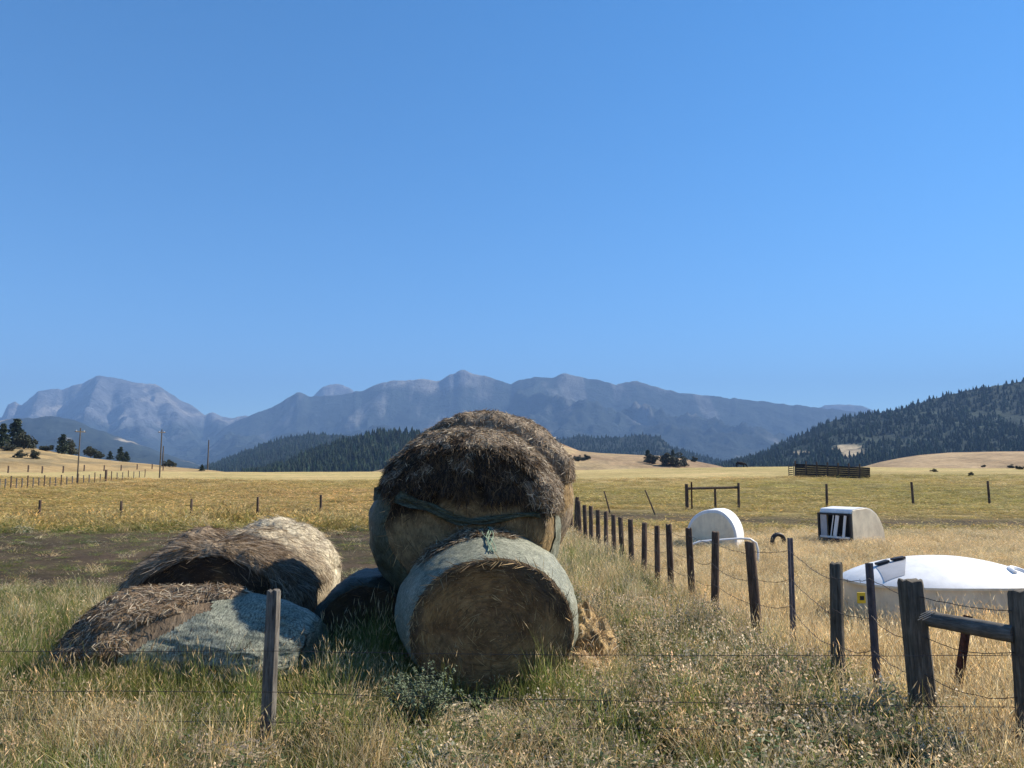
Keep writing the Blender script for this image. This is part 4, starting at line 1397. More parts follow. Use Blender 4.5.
# --- side fence running away on the right of the bales
side = thing('post_fence', 'long line of dark wooden posts and sagging barbed wire running away beside the golden grass', 'fence')
def solveY(px):
    Y = 10.0
    for _ in range(60):
        X = xat(px, Y, 0.6)
        Y += ((3.35 - X) / 0.05 - Y) * 0.06 if False else 0
        k = (px - 512) / F
        Y = 3.35 / (k * 0.997 + 0.05)
    return Y
tops = []
SIDE = [(832, 563, 0.060, 'post_mid'), (755, 542, 0.060, 'post_brown'), (712, 532, 0.052, 'post_brown'), (691, 528, 0.052, 'post_brown'), (670, 524, 0.052, 'post_brown'), (656.5, 526, 0.05, 'post_brown'),
        (643, 523, 0.055, 'post_brown'), (631, 519, 0.055, 'post_brown'), (622, 517.5, 0.055, 'post_brown'), (613.5, 514.5, 0.055, 'post_brown'), (605.5, 511.5, 0.055, 'post_brown'),
        (598, 510, 0.06, 'post_brown'), (591, 506, 0.06, 'post_brown'), (585.5, 505, 0.06, 'post_brown'), (580, 501, 0.065, 'post_brown'), (575, 497, 0.065, 'post_brown'), (571, 491, 0.065, 'post_brown')]
sp = []
for i, (px, py, rad, mt) in enumerate(SIDE):
    Y = solveY(px)
    p = at(px, py, Y)
    rr_ = random.Random(i)
    wood_post(side, p.x, p.y, p.z - float(ground_z(p.x, p.y)), rad, M[mt], 200 + i, (rr_.uniform(-.055, .055), rr_.uniform(-.05, .05)))
    sp.append(p)
# steel posts standing in the same line
tp = []
for (px, py, pxb, pyb, Yt, w) in ((790, 538, 794, 642, 8.6, 0.058), (869, 563, 880, 712, 6.75, 0.066)):
    a = at(px, py, Yt); b = at(pxb, pyb + 12, Yt - 0.05)
    t_post(side, b, a, w, M['steel']); tp.append(a)
# corner brace: two heavy posts and a rail between them
c1 = at(917, 580, 6.25); c2 = at(1021, 590, 5.62)
wood_post(side, c1.x, c1.y, c1.z, 0.092, M['post_grey' if False else 'post_mid'], 301, (-0.05, 0.0), True)
wood_post(side, c2.x, c2.y, c2.z, 0.085, M['post_mid'], 302, (0.0, 0.0), True)
mb = MB()
ra, rb = at(925, 618, 6.22), at(1012, 634, 5.64)
dd = (rb - ra).normalized() * 0.06
mb.tube([ra - dd * 0.3, ra + (rb - ra) * .25, ra + (rb - ra) * .5, ra + (rb - ra) * .75, rb + dd * .3], [0.060, 0.058, 0.060, 0.062, 0.060], 12)
rail = mb.build('brace_rail', M['rail_grey'], side)
mb = MB()
for k in range(4):      # tie wire round post and rail
    a0 = ra + Vector((-0.10 + 0.012 * k, -0.085, 0.02 * (k % 3)))
    mb.tube([a0, a0 + Vector((0.10, -0.015, 0.05)), a0 + Vector((0.16, 0.02, 0.03 - .02 * (k % 2)))], 0.003, 4)
mb.build('tie_wire', plain_material('galvanised_wire', (0.5, 0.5, 0.48), 0.4, 0.6), side)
mb = MB()
fx = [(c2, 1.06), (c1, 1.06), (sp[0], 1.08)]
for lev, (dz, sg) in enumerate(((0.11, 0.02), (0.40, 0.05), (0.68, 0.05))):
    line = [c2, c1, tp[1], sp[0], tp[0]] + sp[1:]
    for i in range(len(line) - 1):
        a, b = line[i], line[i + 1]
        rr_ = random.Random(i * 7 + lev)
        strand(mb, (a.x - 0.05, a.y - 0.05, a.z - dz - rr_.uniform(0, .03) - (0.02 if i else 0)), (b.x - 0.05, b.y - 0.05, b.z - dz), sg * rr_.uniform(.4, 1.6), 0.003, 0.14 if i < 6 else 0, i + lev * 50)
mb.build('barbed_wire', M['wire'], side, False)
rebase(side, (sp[0].x, sp[0].y, 0))

# rusty loose steel post leaning behind the rail
rp = thing('rusty_post', 'short rusty steel post leaning in the grass behind the grey brace rail', 'post', at(960, 690, 7.0))
rp_o = t_post(None, at(957, 700, 7.0), at(969, 616, 7.05), 0.075, M['rust'], 'steel_bar')
rp_o.parent = rp; rp_o.matrix_parent_inverse = Matrix.Translation(-Vector(rp.location))

# --- fence in the foreground, its wires crossing the whole picture
YF = 6.05
front = thing('wire_fence', 'low three-strand barbed wire fence in the foreground with one weathered grey post', 'fence')
pf = at(272.5, 588, YF)
fpost = wood_post(front, pf.x, YF, pf.z, 0.053, M['post_grey'], 401, (0.012, 0.0), False, -0.25, True)
fpost['label'] = 'weathered grey split fence post'
mb = MB()
xs = [at(-560, 640, YF).x, pf.x, c2.x - 0.02]
for lev, pts in enumerate((((-560, 645), (272, 651), (1012, 655)), ((-560, 682), (272, 692), (1010, 707)), ((-560, 706), (272, 722), (1010, 731)))):
    q = [at(px, py, YF - 0.07 if i < 2 else c2.y - 0.09) for i, (px, py) in enumerate(pts)]
    strand(mb, q[0], q[1], 0.015, 0.0024, 0.13, 900 + lev, 16, 0.004)
    strand(mb, q[1], q[2], 0.015, 0.0024, 0.13, 950 + lev, 24, 0.004)
    q2 = q[2] + Vector((3.0, -0.6, 0.0))
    strand(mb, q[2], q2, 0.02, 0.0024, 0.13, 970 + lev, 10, 0.004)
mb.build('barbed_wire', M['wire'], front, False)
rebase(front, (pf.x, YF, 0))

# --- fences across the field
def cross_fence(name, label, posts, Yp, mat, rad=0.055, wires=(0.25, 0.55, 0.85), wr=0.004, kids=()):
    rt = thing(name, label, 'fence', (0, 0, 0))
    ps = []
    for i, (px, py) in enumerate(posts):
        Y = Yp(px) if callable(Yp) else Yp
        p = at(px, py, Y)
        g = float(ground_z(p.x, p.y))
        rr_ = random.Random(i + 77)
        wood_post(rt, p.x, p.y, max(0.3, p.z - g), rad, mat, 500 + i, (rr_.uniform(-.03, .03), 0))
        ps.append(p)
    mb = MB()
    for w in wires:
        for i in range(len(ps) - 1):
            strand(mb, ps[i] - Vector((0, 0.06, w)), ps[i + 1] - Vector((0, 0.06, w)), 0.03, wr, 0, i)
    if len(ps) > 1: mb.build('wire', M['wire'], rt, False)
    return rt, ps

lf_, pl_ = cross_fence('field_fence', 'wire fence with five thin dark posts along the churned earth on the left', [(-60, 500), (40, 500), (122, 501), (192, 499), (258, 497), (321.5, 495), (392, 493)], 32.0, M['post_brown'], 0.05)
rf_, pr_ = cross_fence('pasture_fence', 'pasture wire fence with three lone dark posts and an H brace, behind the hutches', [(738, 483), (826, 484), (912, 482), (988, 481), (1075, 480)], lambda p: 47 + 0.03 * (p - 738), M['post_brown'], 0.075)
hb = at(686.5, 484, 46.5)
wood_post(rf_, hb.x, hb.y, hb.z - float(ground_z(hb.x, hb.y)), 0.10, M['post_brown'], 601)
mb = MB()
a, b = at(687, 488.5, 46.5), at(737, 487.5, 47.0)
mb.tube([a, a.lerp(b, .5), b], 0.075, 8)
mb.build('brace_rail', M['post_brown'], rf_)
p = at(715, 488, 46.9)
wood_post(rf_, p.x, p.y, p.z - float(ground_z(p.x, p.y)) - 0.05, 0.07, M['post_brown'], 602)
t_post(rf_, at(692.5, 514, 46.0) - Vector((0, 0, 0.3)), at(692, 482, 46.0), 0.10, M['rust'])

for (lab, px, py, bx, by, Y) in (('thin leaning stake near the churned track, the longer of two beside the fence row', 645, 490, 656, 513, 40.0),
                                 ('thin leaning stake just right of the far end of the wooden fence row', 604, 491, 610, 509, 42.0)):
    s_ = thing('leaning_stake', lab, 'stake', at(bx, by, Y))
    mb = MB()
    a, b = at(bx, by + 4, Y) - Vector(s_.location), at(px, py, Y) - Vector(s_.location)
    mb.tube([a, a.lerp(b, .5) + Vector((.01, 0, 0)), b], [0.045, 0.04, 0.035], 7)
    mb.build('stake', M['post_brown'], s_)

rebase(lf_, (pl_[1].x, pl_[1].y, 0))
rebase(rf_, (pr_[1].x, pr_[1].y, 0))

# fence along the foot of the left slope
hf = thing('slope_fence', 'long pale wire fence with many small posts at the foot of the left tan slope', 'fence', (0, 0, 0))
ps = []
for i, px in enumerate(np.arange(-40, 150, 5.6)):
    pyb = np.interp(px, [-40, 0, 60, 110, 150], [492, 490, 486.5, 481, 476.5])
    Y = 112 + 0.05 * px
    h = 1.15 if i % 3 else 1.4
    p = at(px, pyb, Y)
    q = hit(px, pyb, ('left_slope',)) or p
    q = Vector(q)
    Yq = q.y
    big = abs(px - 105) < 3
    mb = MB()
    mb.tube([q - Vector((0, 0, 0.3)), q + Vector((0.02, 0, h * 0.5)), q + Vector((0, 0, h + (0.5 if big else 0)))], 0.17 if big else 0.07, 7)
    mb.build('post', M['post_brown'] if i % 3 == 0 or big else M['post_grey'], hf)
    ps.append(q + Vector((0, 0, h)))
mb = MB()
for w in (0.1, 0.5, 0.85):
    for i in range(len(ps) - 1):
        strand(mb, ps[i] - Vector((0, 0.08, w)), ps[i + 1] - Vector((0, 0.08, w)), 0.02, 0.006, 0, i, 2)
mb.build('wire', M['wire'], hf, False)

# upper fence on the slope
uf = thing('slope_fence', 'sparse line of short dark posts higher up the left tan slope', 'fence', (0, 0, 0))
for i, (px, py) in enumerate(((-14, 471), (8, 473), (28, 472), (42, 473.5), (63, 473), (84, 471), (104, 471), (121, 470.5), (137, 469.5), (152, 469), (163, 470.5))):
    q = hit(px, py, ('left_slope',))
    if q is None: continue
    q = Vector(q)
    mb = MB()
    mb.tube([q - Vector((0, 0, 0.3)), q + Vector((0.03, 0, 1.0)), q + Vector((0, 0, 1.5))], 0.16, 7)
    mb.build('post', M['post_brown'], uf)

rebase(hf, ps[10] - Vector((0, 0, 1.15)))
rebase(uf, q)

# ------------------------------------------------------------------ calf hutches
def hutch_material(name, c, dirt):
    m, nt, p = mat_new(name)
    n = noise_node(nt, 1.6, 6, 0.7, coords(nt))
    n2 = noise_node(nt, 9, 4, 0.6, coords(nt, (1, 1, 0.25)))
    r1 = ramp_node(nt, n.outputs['Fac'], [(0.42, c), (0.72, dirt)])
    r2 = ramp_node(nt, n2.outputs['Fac'], [(0.35, 0.9), (0.65, 1.04)])
    nt.links.new(mixc(nt, r1.outputs[0], r2.outputs[0], 1.0, 'MULTIPLY'), p.inputs['Base Color'])
    p.inputs['Roughness'].default_value = 0.42
    return m
M['poly'] = hutch_material('white_plastic', (0.80, 0.80, 0.79), (0.72, 0.71, 0.68))
M['poly_warm'] = hutch_material('dirty_plastic', (0.88, 0.77, 0.56), (0.64, 0.54, 0.39))
M['black'] = plain_material('black_plastic', (0.025, 0.025, 0.028), 0.5)
M['dark_grey'] = plain_material('grey_plastic', (0.38, 0.385, 0.40), 0.5, 0, 0.1)
M['yellow'] = plain_material('yellow_tag', (0.75, 0.52, 0.04), 0.5, 0, 0.1)
M['board_red'] = plain_material('red_board', (0.14, 0.045, 0.035), 0.7, 0, 0.4, 8)

def extrude_profile(prof, y0, y1, bev=0.03):
    """profile in x-z, drawn out along y, with a small rounded edge"""
    n = len(prof)
    P = np.array(prof)
    c = P.mean(0)
    V, Fc = [], []
    lv = [(y0, -bev), (y0 + bev * .3, -bev * .3), (y0 + bev, 0), (y1 - bev, 0), (y1 - bev * .3, -bev * .3), (y1, -bev)]
    for (y, o) in lv:
        d = P - c
        L = np.linalg.norm(d, axis=1, keepdims=True)
        Q = c + d * (1 + o / L)
        for q in Q: V.append((q[0], y, q[1]))
    for k in range(len(lv) - 1):
        for i in range(n):
            j = (i + 1) % n
            Fc.append((k * n + i, k * n + j, (k + 1) * n + j, (k + 1) * n + i))
    Fc.append(tuple(range(n)))
    Fc.append(tuple(range((len(lv) - 1) * n, len(lv) * n))[::-1])
    return V, Fc

def arc(cx, cz, rx, rz, a0, a1, n):
    return [(cx + rx * math.cos(R_(a0 + (a1 - a0) * i / n)), cz + rz * math.sin(R_(a0 + (a1 - a0) * i / n))) for i in range(n + 1)]

# hutch with a closed round side (left one)
Yh = 22.3
h1 = thing('calf_hutch', 'white plastic calf hutch with closed round cream side, just behind the wooden fence row', 'calf hutch', (xat(715, Yh, 0.5), Yh, -0.03), R_(-26), 'white calf hutches')
prof = [(-0.80, 0.0)] + arc(0.02, 0.42, 0.80, 0.78, 172, 100, 10) + arc(0.10, 0.32, 0.66, 0.88, 88, -6, 18) + [(0.76, 0.0)]
V, Fc = extrude_profile(prof, -0.5, 0.75, 0.05)
mb = MB(); mb.add(V, Fc)
body = mb.build('shell', M['poly'], h1)
V, Fc = extrude_profile([(x * 0.90, 0.02 + z * 0.90) for x, z in prof], -0.515, -0.49, 0.01)
mb = MB(); mb.add(V, Fc); mb.build('side_panel', M['poly_warm'], h1)
h1.scale = (0.90, 0.90, 0.90)
# white pipe panel in front of it
pp = thing('pipe_rail', 'thin white bent pipe standing in the grass in front of the round cream hutch', 'pipe', (0, 0, 0))
mb = MB()
Yp = 17.5
pts = [at(688, 560, Yp), at(690, 545, Yp), at(700, 541.5, Yp), at(720, 540, Yp), at(740, 538.5, Yp), at(750, 539, Yp), at(756, 543, Yp), at(758, 550, Yp), at(758, 570, Yp)]
mb.tube(pts, 0.026, 8)
mb.build('pipe', M['poly'], pp)
rebase(pp, (pts[0].x, Yp, 0))

# open hutch (right one)
Yh2 = 23.6
h2 = thing('calf_hutch', 'white plastic calf hutch whose open end has a dark frame and pale bars', 'calf hutch', (xat(852, Yh2, 0.5), Yh2, -0.06), R_(30), 'white calf hutches')
h2.scale = (0.9, 0.9, 0.94)
prof = [(-0.78, 0.0), (-0.80, 0.95)] + arc(-0.68, 1.02, 0.12, 0.10, 180, 100, 5) + arc(-0.16, 0.14, 0.98, 1.02, 90, 4, 22) + [(0.84, 0.0)]
mb = MB()
for y0_, y1_ in ((-0.62, -0.585), (0.585, 0.62)):
    V, Fc = extrude_profile(prof, y0_, y1_, 0.012)
    mb.add(V, Fc)
mb.build('side_wall', M['poly_warm'], h2)
top = [p for p in prof[1:-1] if p[1] > 0.05]
n = len(top)
VV = []
for k in (1.0, 0.965):
    for y in (-0.60, 0.60):
        VV += [(x * k, y, 0.02 + (z + 0.01) * k) for (x, z) in top]
Fc = []
for i in range(n - 1):
    Fc += [(i, i + 1, n + i + 1, n + i), (2 * n + i, 3 * n + i, 3 * n + i + 1, 2 * n + i + 1), (i, 2 * n + i, 2 * n + i + 1, i + 1), (n + i, n + i + 1, 3 * n + i + 1, 3 * n + i)]
Fc += [(0, n, 3 * n, 2 * n), (n - 1, 3 * n - 1, 4 * n - 1, 2 * n - 1)]
mb = MB(); mb.add(VV, Fc); mb.build('roof_sheet', M['poly'], h2)
mb = MB()
V, Fc = extrude_profile([(x * 0.93, 0.02 + z * 0.93) for x, z in prof], -0.56, 0.56, 0.02)
mb.add([(max(v[0], -0.45), v[1], v[2]) for v in V], Fc); mb.build('inner_shade', M['black'], h2)  # black block standing in for the shade inside the hutch
mb = MB()
for y in (-0.60, 0.60): mb.box((-0.87, y, 0.52), (0.06, 0.07, 0.98))
mb.box((-0.87, 0, 0.98), (0.06, 1.13, 0.06))
mb.build('frame', M['black'], h2, False)
for y, w, t in ((-0.36, 0.09, 9), (-0.05, 0.13, 12), (0.10, 0.03, 12)):
    mb = MB(); mb.box((-0.86, y, 0.62), (0.02, w, 0.66), Matrix.Rotation(R_(t), 3, 'X')); mb.build('bar', M['poly'], h2, False)
mb = MB(); mb.box((-0.865, 0.42, 0.63), (0.02, 0.24, 0.66)); mb.build('side_flap', M['dark_grey'], h2, False)
mb = MB(); mb.box((-0.875, 0, 0.27), (0.05, 1.12, 0.06)); mb.build('ledge', M['poly'], h2, False)
mb = MB(); mb.box((-0.868, 0, 0.12), (0.04, 1.12, 0.22)); mb.build('kick_board', M['board_red'], h2, False)

# large domed one, half hidden in the golden grass
Yg = 10.6
xa, xb = xat(846, Yg, 0.6), xat(1034, Yg, 0.6)
a_ = (xb - xa) / 2; b_ = 0.85
zr = at(940, 588, Yg - 0.80).z
ztop = at(945, 555.5, Yg).z
h3 = thing('calf_hutch', 'large glossy white domed hutch with black vent slots and yellow tag, in golden grass', 'calf hutch', ((xa + xb) / 2, Yg, 0), 0, 'white calf hutches')
nu, nv = 96, 18
V = []
for j in range(nv + 1):
    t = j / nv
    for i in range(nu):
        a = 2 * math.pi * i / nu
        c, s = math.cos(a), math.sin(a)
        e = 2 / 2.6
        x, y = a_ * math.copysign(abs(c) ** e, c) * (1 - t), b_ * math.copysign(abs(s) ** e, s) * (1 - t)
        q = (1 - t)
        z = zr + (ztop - zr) * (1 - q ** 2.0) ** 0.85
        V.append((x, y, z))
Fc = [tuple(int(v) for v in f) for f in quads(nv + 1, nu, True)]
mb = MB(); mb.add(V, Fc); dome = mb.build('domed_roof', M['poly'], h3)
V = []
for (z, k) in ((zr - 0.03, 1.0), (zr - 0.032, 0.965), (zr - 0.10, 0.955), (-0.1, 0.97)):
    for i in range(nu):
        a = 2 * math.pi * i / nu
        c, s = math.cos(a), math.sin(a)
        e = 2 / 2.6
        V.append((a_ * k * math.copysign(abs(c) ** e, c), b_ * k * math.copysign(abs(s) ** e, s), z))
ring0 = [(x, y, zr) for (x, y, z) in V[:nu]]
V = ring0 + V
Fc = [tuple(int(v) for v in f)[::-1] for f in quads(5, nu, True)]
mb = MB(); mb.add(V, Fc); mb.build('wall', M['poly_warm'], h3)
def dome_z(x, y):
    q = min(1.0, (abs(x / a_) ** 2.6 + abs(y / b_) ** 2.6) ** (1 / 2.6))
    return zr + (ztop - zr) * (1 - q ** 2.0) ** 0.85
# recessed grey vent pocket with two black slots at the left end
V = []
for j in range(13):
    for i in range(17):
        u, w = i / 16, j / 12
        x = a_ * ((-0.80 + 0.21 * u) * (1 - w) + (-0.71 + 0.33 * u) * w)
        y = b_ * (-0.66 * (1 - w) - 0.10 * w)
        V.append((x, y, dome_z(x, y) + 0.005))
mb = MB(); mb.add(V, [tuple(int(v) for v in f) for f in quads(13, 17)]); mb.build('vent_pocket', M['dark_grey'], h3)
for fx_ in (-0.63, -0.46):
    mb = MB()
    x0, y0 = a_ * fx_, -b_ * 0.08
    sl = math.atan2(dome_z(x0 + .05, y0) - dome_z(x0 - .05, y0), 0.10)
    mb.box((x0, y0, dome_z(x0, y0) + 0.026), (0.17, 0.10, 0.032), Matrix.Rotation(-sl, 3, 'Y'))
    mb.build('vent_slot', M['black'], h3, True, 0.008)
mb = MB()
cxl, cyl = a_ * 0.62, -b_ * 0.60
pts = []
for i in range(13):
    a = R_(200 - 220 * i / 12)
    x, y = cxl + 0.13 * math.cos(a), cyl + 0.14 * math.sin(a)
    pts.append((x, y, dome_z(x, y) + 0.006))
mb.tube(pts, 0.034, 8); mb.build('lug', M['poly'], h3)
mb = MB(); xt = xat(858, Yg - 0.7, 0.5) - h3.location.x
mb.box((xt, -b_ * 0.93, zr - 0.12), (0.10, 0.02, 0.13)); mb.build('tag', M['yellow'], h3, False, 0.004)
mb = MB(); mb.box((xt + 0.004, -b_ * 0.93 - 0.0125, zr - 0.12), (0.05, 0.006, 0.05)); mb.build('tag_mark', M['black'], h3, False)

# old tyre half sunk in the grass
ty = thing('old_tyre', 'old black tyre half sunk in golden grass between the two smaller hutches', 'tyre', (xat(778, 22.0, 0.3), 22.0, 0.04), R_(15))
ty.scale = (0.62, 0.62, 0.62)
mb = MB()
V, n1_, n2_ = [], 32, 12
for i in range(n1_):
    a = 2 * math.pi * i / n1_
    for k in range(n2_):
        b = 2 * math.pi * k / n2_
        q = 0.30 + 0.09 * math.cos(b) * (1.0 if i % 2 else 0.94 if abs(b) < 0.8 or b > 5.4 else 1.0)
        V.append((q * math.cos(a), 0.11 * math.sin(b), 0.22 + q * math.sin(a)))
Fc = []
for i in range(n1_):
    for k in range(n2_):
        Fc.append((i * n2_ + k, ((i + 1) % n1_) * n2_ + k, ((i + 1) % n1_) * n2_ + (k + 1) % n2_, i * n2_ + (k + 1) % n2_))
mb.add(V, Fc); mb.build('tyre', M['black'], ty)

# ------------------------------------------------------------------ corral, cow, poles
M['corral'] = plain_material('corral_boards', (0.022, 0.020, 0.020), 0.9, 0, 0.5, 3)
ck = hit(830, 474.3, ())
Yc_ = 125.0
cr = thing('corral', 'long dark corral of tall slatted panels at the far field edge below the forest hill', 'corral', (0, 0, 0))
x0, x1 = xat(790, Yc_, 2), xat(870, Yc_, 2)
nseg = 7
for i in range(nseg):
    px0, px1 = 795 + (870 - 795) * i / nseg, 795 + (870 - 795) * (i + 1) / nseg
    ptop0 = np.interp(px0, [795, 870], [463.6, 467.5]); ptop1 = np.interp(px1, [795, 870], [463.6, 467.5])
    pb0 = np.interp(px0, [795, 870], [472.0, 474.5]); pb1 = np.interp(px1, [795, 870], [472.0, 474.5])
    Ya, Yb = Yc_ - 8 * i / nseg, Yc_ - 8 * (i + 1) / nseg
    a0, a1 = at(px0, ptop0, Ya), at(px1, ptop1, Yb)
    b0, b1 = at(px0, pb0, Ya), at(px1, pb1, Yb)
    b0.z = min(b0.z, float(ground_z(b0.x, b0.y))) - 0.1; b1.z = min(b1.z, float(ground_z(b1.x, b1.y))) - 0.1
    mb = MB()
    for k in range(6):
        t0, t1 = k / 6 + 0.004, k / 6 + 0.160
        P = [b0.lerp(a0, t0), b1.lerp(a1, t0), b1.lerp(a1, t1), b0.lerp(a0, t1)]
        q = [p + Vector((0, 0.06, 0)) for p in P]
        mb.add(P + q, [(0, 1, 2, 3), (7, 6, 5, 4), (0, 4, 5, 1), (3, 2, 6, 7), (0, 3, 7, 4), (1, 5, 6, 2)])
    mb.build('panel', M['corral'], cr, False)
    mb = MB(); mb.tube([b0 - Vector((0, 0.12, 0.2)), a0 + Vector((0, -0.12, 0.45))], 0.11, 7); mb.build('post', M['post_brown'], cr)
mb = MB()
for k in range(5):
    z = 0.35 + 0.32 * k
    a = at(789, 473, Yc_ + 1); b = at(794, 473, Yc_ + 0.5)
    g = float(ground_z(a.x, a.y))
    mb.box(((a.x + b.x) / 2, a.y, g + z), (b.x - a.x, 0.06, 0.14))
for px in (789, 794):
    a = at(px, 473, Yc_ + 1); g = float(ground_z(a.x, a.y)); mb.box((a.x, a.y + 0.08, g + 0.9), (0.1, 0.08, 2.0))
mb.build('gate', M['post_grey'], cr, False)

rebase(cr, (x0, Yc_, float(ground_z(x0, Yc_))))

def build_cow(px, py, label):
    q = hit(px, py, ())
    if q is None: q = at(px, py, 180)
    q = Vector(q); q.z -= 0.30
    rt = thing('cow', label, 'cow', q, R_(0))
    rt.scale = (1.2, 1.2, 1.2)
    J = [(-0.75, 0, 1.18, .30), (-0.35, 0, 1.12, .36), (0.15, 0, 1.08, .37), (0.60, 0, 1.12, .31), (0.92, 0, 1.00, .19), (1.12, 0, 0.74, .125), (1.24, 0, 0.50, .13), (1.40, 0, 0.24, .085)]
    E = [(i, i + 1) for i in range(7)]
    V = [j[:3] for j in J]; Rr = [j[3] for j in J]
    def limb(root, pts):
        k = root
        for (x, y, z, r) in pts:
            V.append((x, y, z)); Rr.append(r); E.append((k, len(V) - 1)); k = len(V) - 1
    for s in (1, -1):
        limb(0, [(-0.82, .17 * s, .82, .15), (-0.92, .17 * s, .50, .075), (-0.86, .17 * s, .22, .055), (-0.84, .17 * s, .03, .065)])
        limb(3, [(0.58, .16 * s, .78, .12), (0.60, .16 * s, .46, .07), (0.60, .16 * s, .22, .052), (0.62, .16 * s, .03, .062)])
        limb(6, [(1.16, .15 * s, .56, .04), (1.12, .24 * s, .55, .03)])
    limb(0, [(-1.05, 0, 1.15, .045), (-1.12, 0, .8, .03), (-1.12, 0, .45, .045)])
    me = bpy.data.meshes.new('cow_body')
    me.from_pydata(V, E, [])
    o = bpy.data.objects.new('body', me); COL.objects.link(o); o.parent = rt
    me.materials.append(plain_material('cow_hide', (0.012, 0.010, 0.009), 0.9))
    m = o.modifiers.new('skin', 'SKIN')
    for i, s in enumerate(me.skin_vertices[0].data):
        s.radius = (Rr[i], Rr[i]); s.use_root = (i == 1)
    o.modifiers.new('sub', 'SUBSURF').levels = 2
    o.modifiers['sub'].render_levels = 2
    return rt
build_cow(741, 467.3, 'black cow grazing alone at the far field edge near the middle trees')

def pole(label, px, pyb, pyt, names, wood=True, arm=True, Yd=None):
    q = Vector(hit(px, pyb, names)) if Yd is None else at(px, pyb, Yd)
    top = at(px, pyt, q.y)
    rt = thing('utility_pole', label, 'utility pole', q, 0, 'utility poles by the left slope')
    H = top.z - q.z
    r0 = q.y * 1.0 / F * 0.75
    mb = MB(); mb.tube([(0, 0, -0.5), (0, 0, H * .5), (0, 0, H)], [r0, r0 * .85, r0 * .7], 9); mb.build('pole', M['post_mid'], rt)
    if arm:
        mb = MB(); mb.box((0, 0, H - 0.5), (1.6, 0.12, 0.14), Matrix.Rotation(R_(70), 3, 'Z')); mb.build('crossarm', M['post_mid'], rt, False)
        for s in (-0.6, 0, 0.6):
            mb = MB(); d = Matrix.Rotation(R_(70), 3, 'Z') @ Vector((s, 0, 0)); mb.tube([(d.x, d.y, H - .43), (d.x, d.y, H - .3)], 0.05, 6); mb.build('insulator', M['poly'], rt)
    return rt
pole('tall bare utility pole at the foot of the left slope, nearest of the poles', 77, 484, 428, ('left_slope',))
pole('utility pole rising where the left slope thins out, beside the lone dark tree', 159.5, 478, 429.5, ('left_slope',))
pole('short pale pole just right of the second utility pole', 162.5, 466, 446, ('left_slope',), arm=False)
pole('faint distant pole against the blue valley right of the left slope', 207.5, 470.5, 440, (), arm=False, Yd=300)

# ------------------------------------------------------------------ trees and shrubs far off
def leafy_tree(seed, kind='conifer', n=2400, shade=1.0):
    """unit-height tree: returns (crown, trunk) mesh data"""
    r = np.random.default_rng(seed)
    P = []
    if kind == 'conifer':
        tiers = 15
        for t in range(tiers):
            z = 0.06 + 0.90 * t / tiers
            R = 0.29 * (1 - (t / tiers)) ** 0.7 * (0.75 + 0.5 * r.random()) + 0.015
            for b in range(9):
                a = r.random() * 6.28
                L = R * (0.55 + 0.6 * r.random())
                for k in range(max(3, int(n / tiers / 9))):
                    q = L * r.random() ** 0.6
                    P.append((math.cos(a) * q + r.normal() * .012, math.sin(a) * q + r.normal() * .012, z - 0.18 * q + r.normal() * .014))
    else:
        for b in range(16):
            c = r.normal(size=3) * np.array([.18, .18, .15]) + np.array([0, 0, .38])
            rr = 0.13 + 0.10 * r.random()
            for k in range(int(n / 16)):
                d = r.normal(size=3); d /= np.linalg.norm(d)
                P.append(tuple(c + d * rr * r.random() ** .35))
    P = np.array(P); m = len(P)
    s = (0.034 if kind == 'conifer' else 0.045) * (0.6 + 0.8 * r.random(m))
    u = r.normal(size=(m, 3)); u /= np.linalg.norm(u, axis=1, keepdims=True)
    w = np.cross(u, r.normal(size=(m, 3))); w /= np.linalg.norm(w, axis=1, keepdims=True)
    V = np.stack([P - u * s[:, None], P + w * s[:, None] * .6, P + u * s[:, None], P - w * s[:, None] * .6], 1).reshape(-1, 3)
    V[:, 2] = np.maximum(V[:, 2], 0.02)
    Fq = np.arange(m * 4).reshape(m, 4)
    base = np.array([[0.030, 0.045, 0.024]]) if kind == 'conifer' else np.array([[0.045, 0.05, 0.028]])
    c = np.repeat(base * (0.6 + 0.9 * r.random(m))[:, None] * shade, 4, 0)
    return V, Fq, c

TREE_CACHE = {}
def far_tree(label, px, pyb, hpx, kind, names, name, cat, wide=1.0, seed=0, group=None, Yd=None, sink=0.0):
    q = hit(px, pyb, names) if Yd is None else at(px, pyb, Yd)
    if q is None: q = at(px, pyb, 300)
    q = Vector(q)
    H = hpx * q.y / F
    rt = thing(name, label, cat, q, seed * 1.3, group)
    k = (kind, seed % 5)
    if k not in TREE_CACHE:
        V, Fq, c = leafy_tree(700 + seed % 5 + (50 if kind != 'conifer' else 0), kind)
        o = mk('crown', V, Fq, M['needle'], rt, False, col=c)
        mb = MB(); mb.tube([(0, 0, -0.08), (0.004, 0, 0.3), (0, 0.004, 0.85)], [0.022, 0.016, 0.004], 7)
        tr = mb.build('trunk', M['bark'], rt)
        TREE_CACHE[k] = (o, tr)
    else:
        for src in TREE_CACHE[k]:
            o = src.copy(); COL.objects.link(o); o.parent = rt
    for o in rt.children: pass
    rt.scale = (H * wide, H * wide, H)
    return rt
LS = ('left_slope',)
GT = 'dark trees along the left slope'
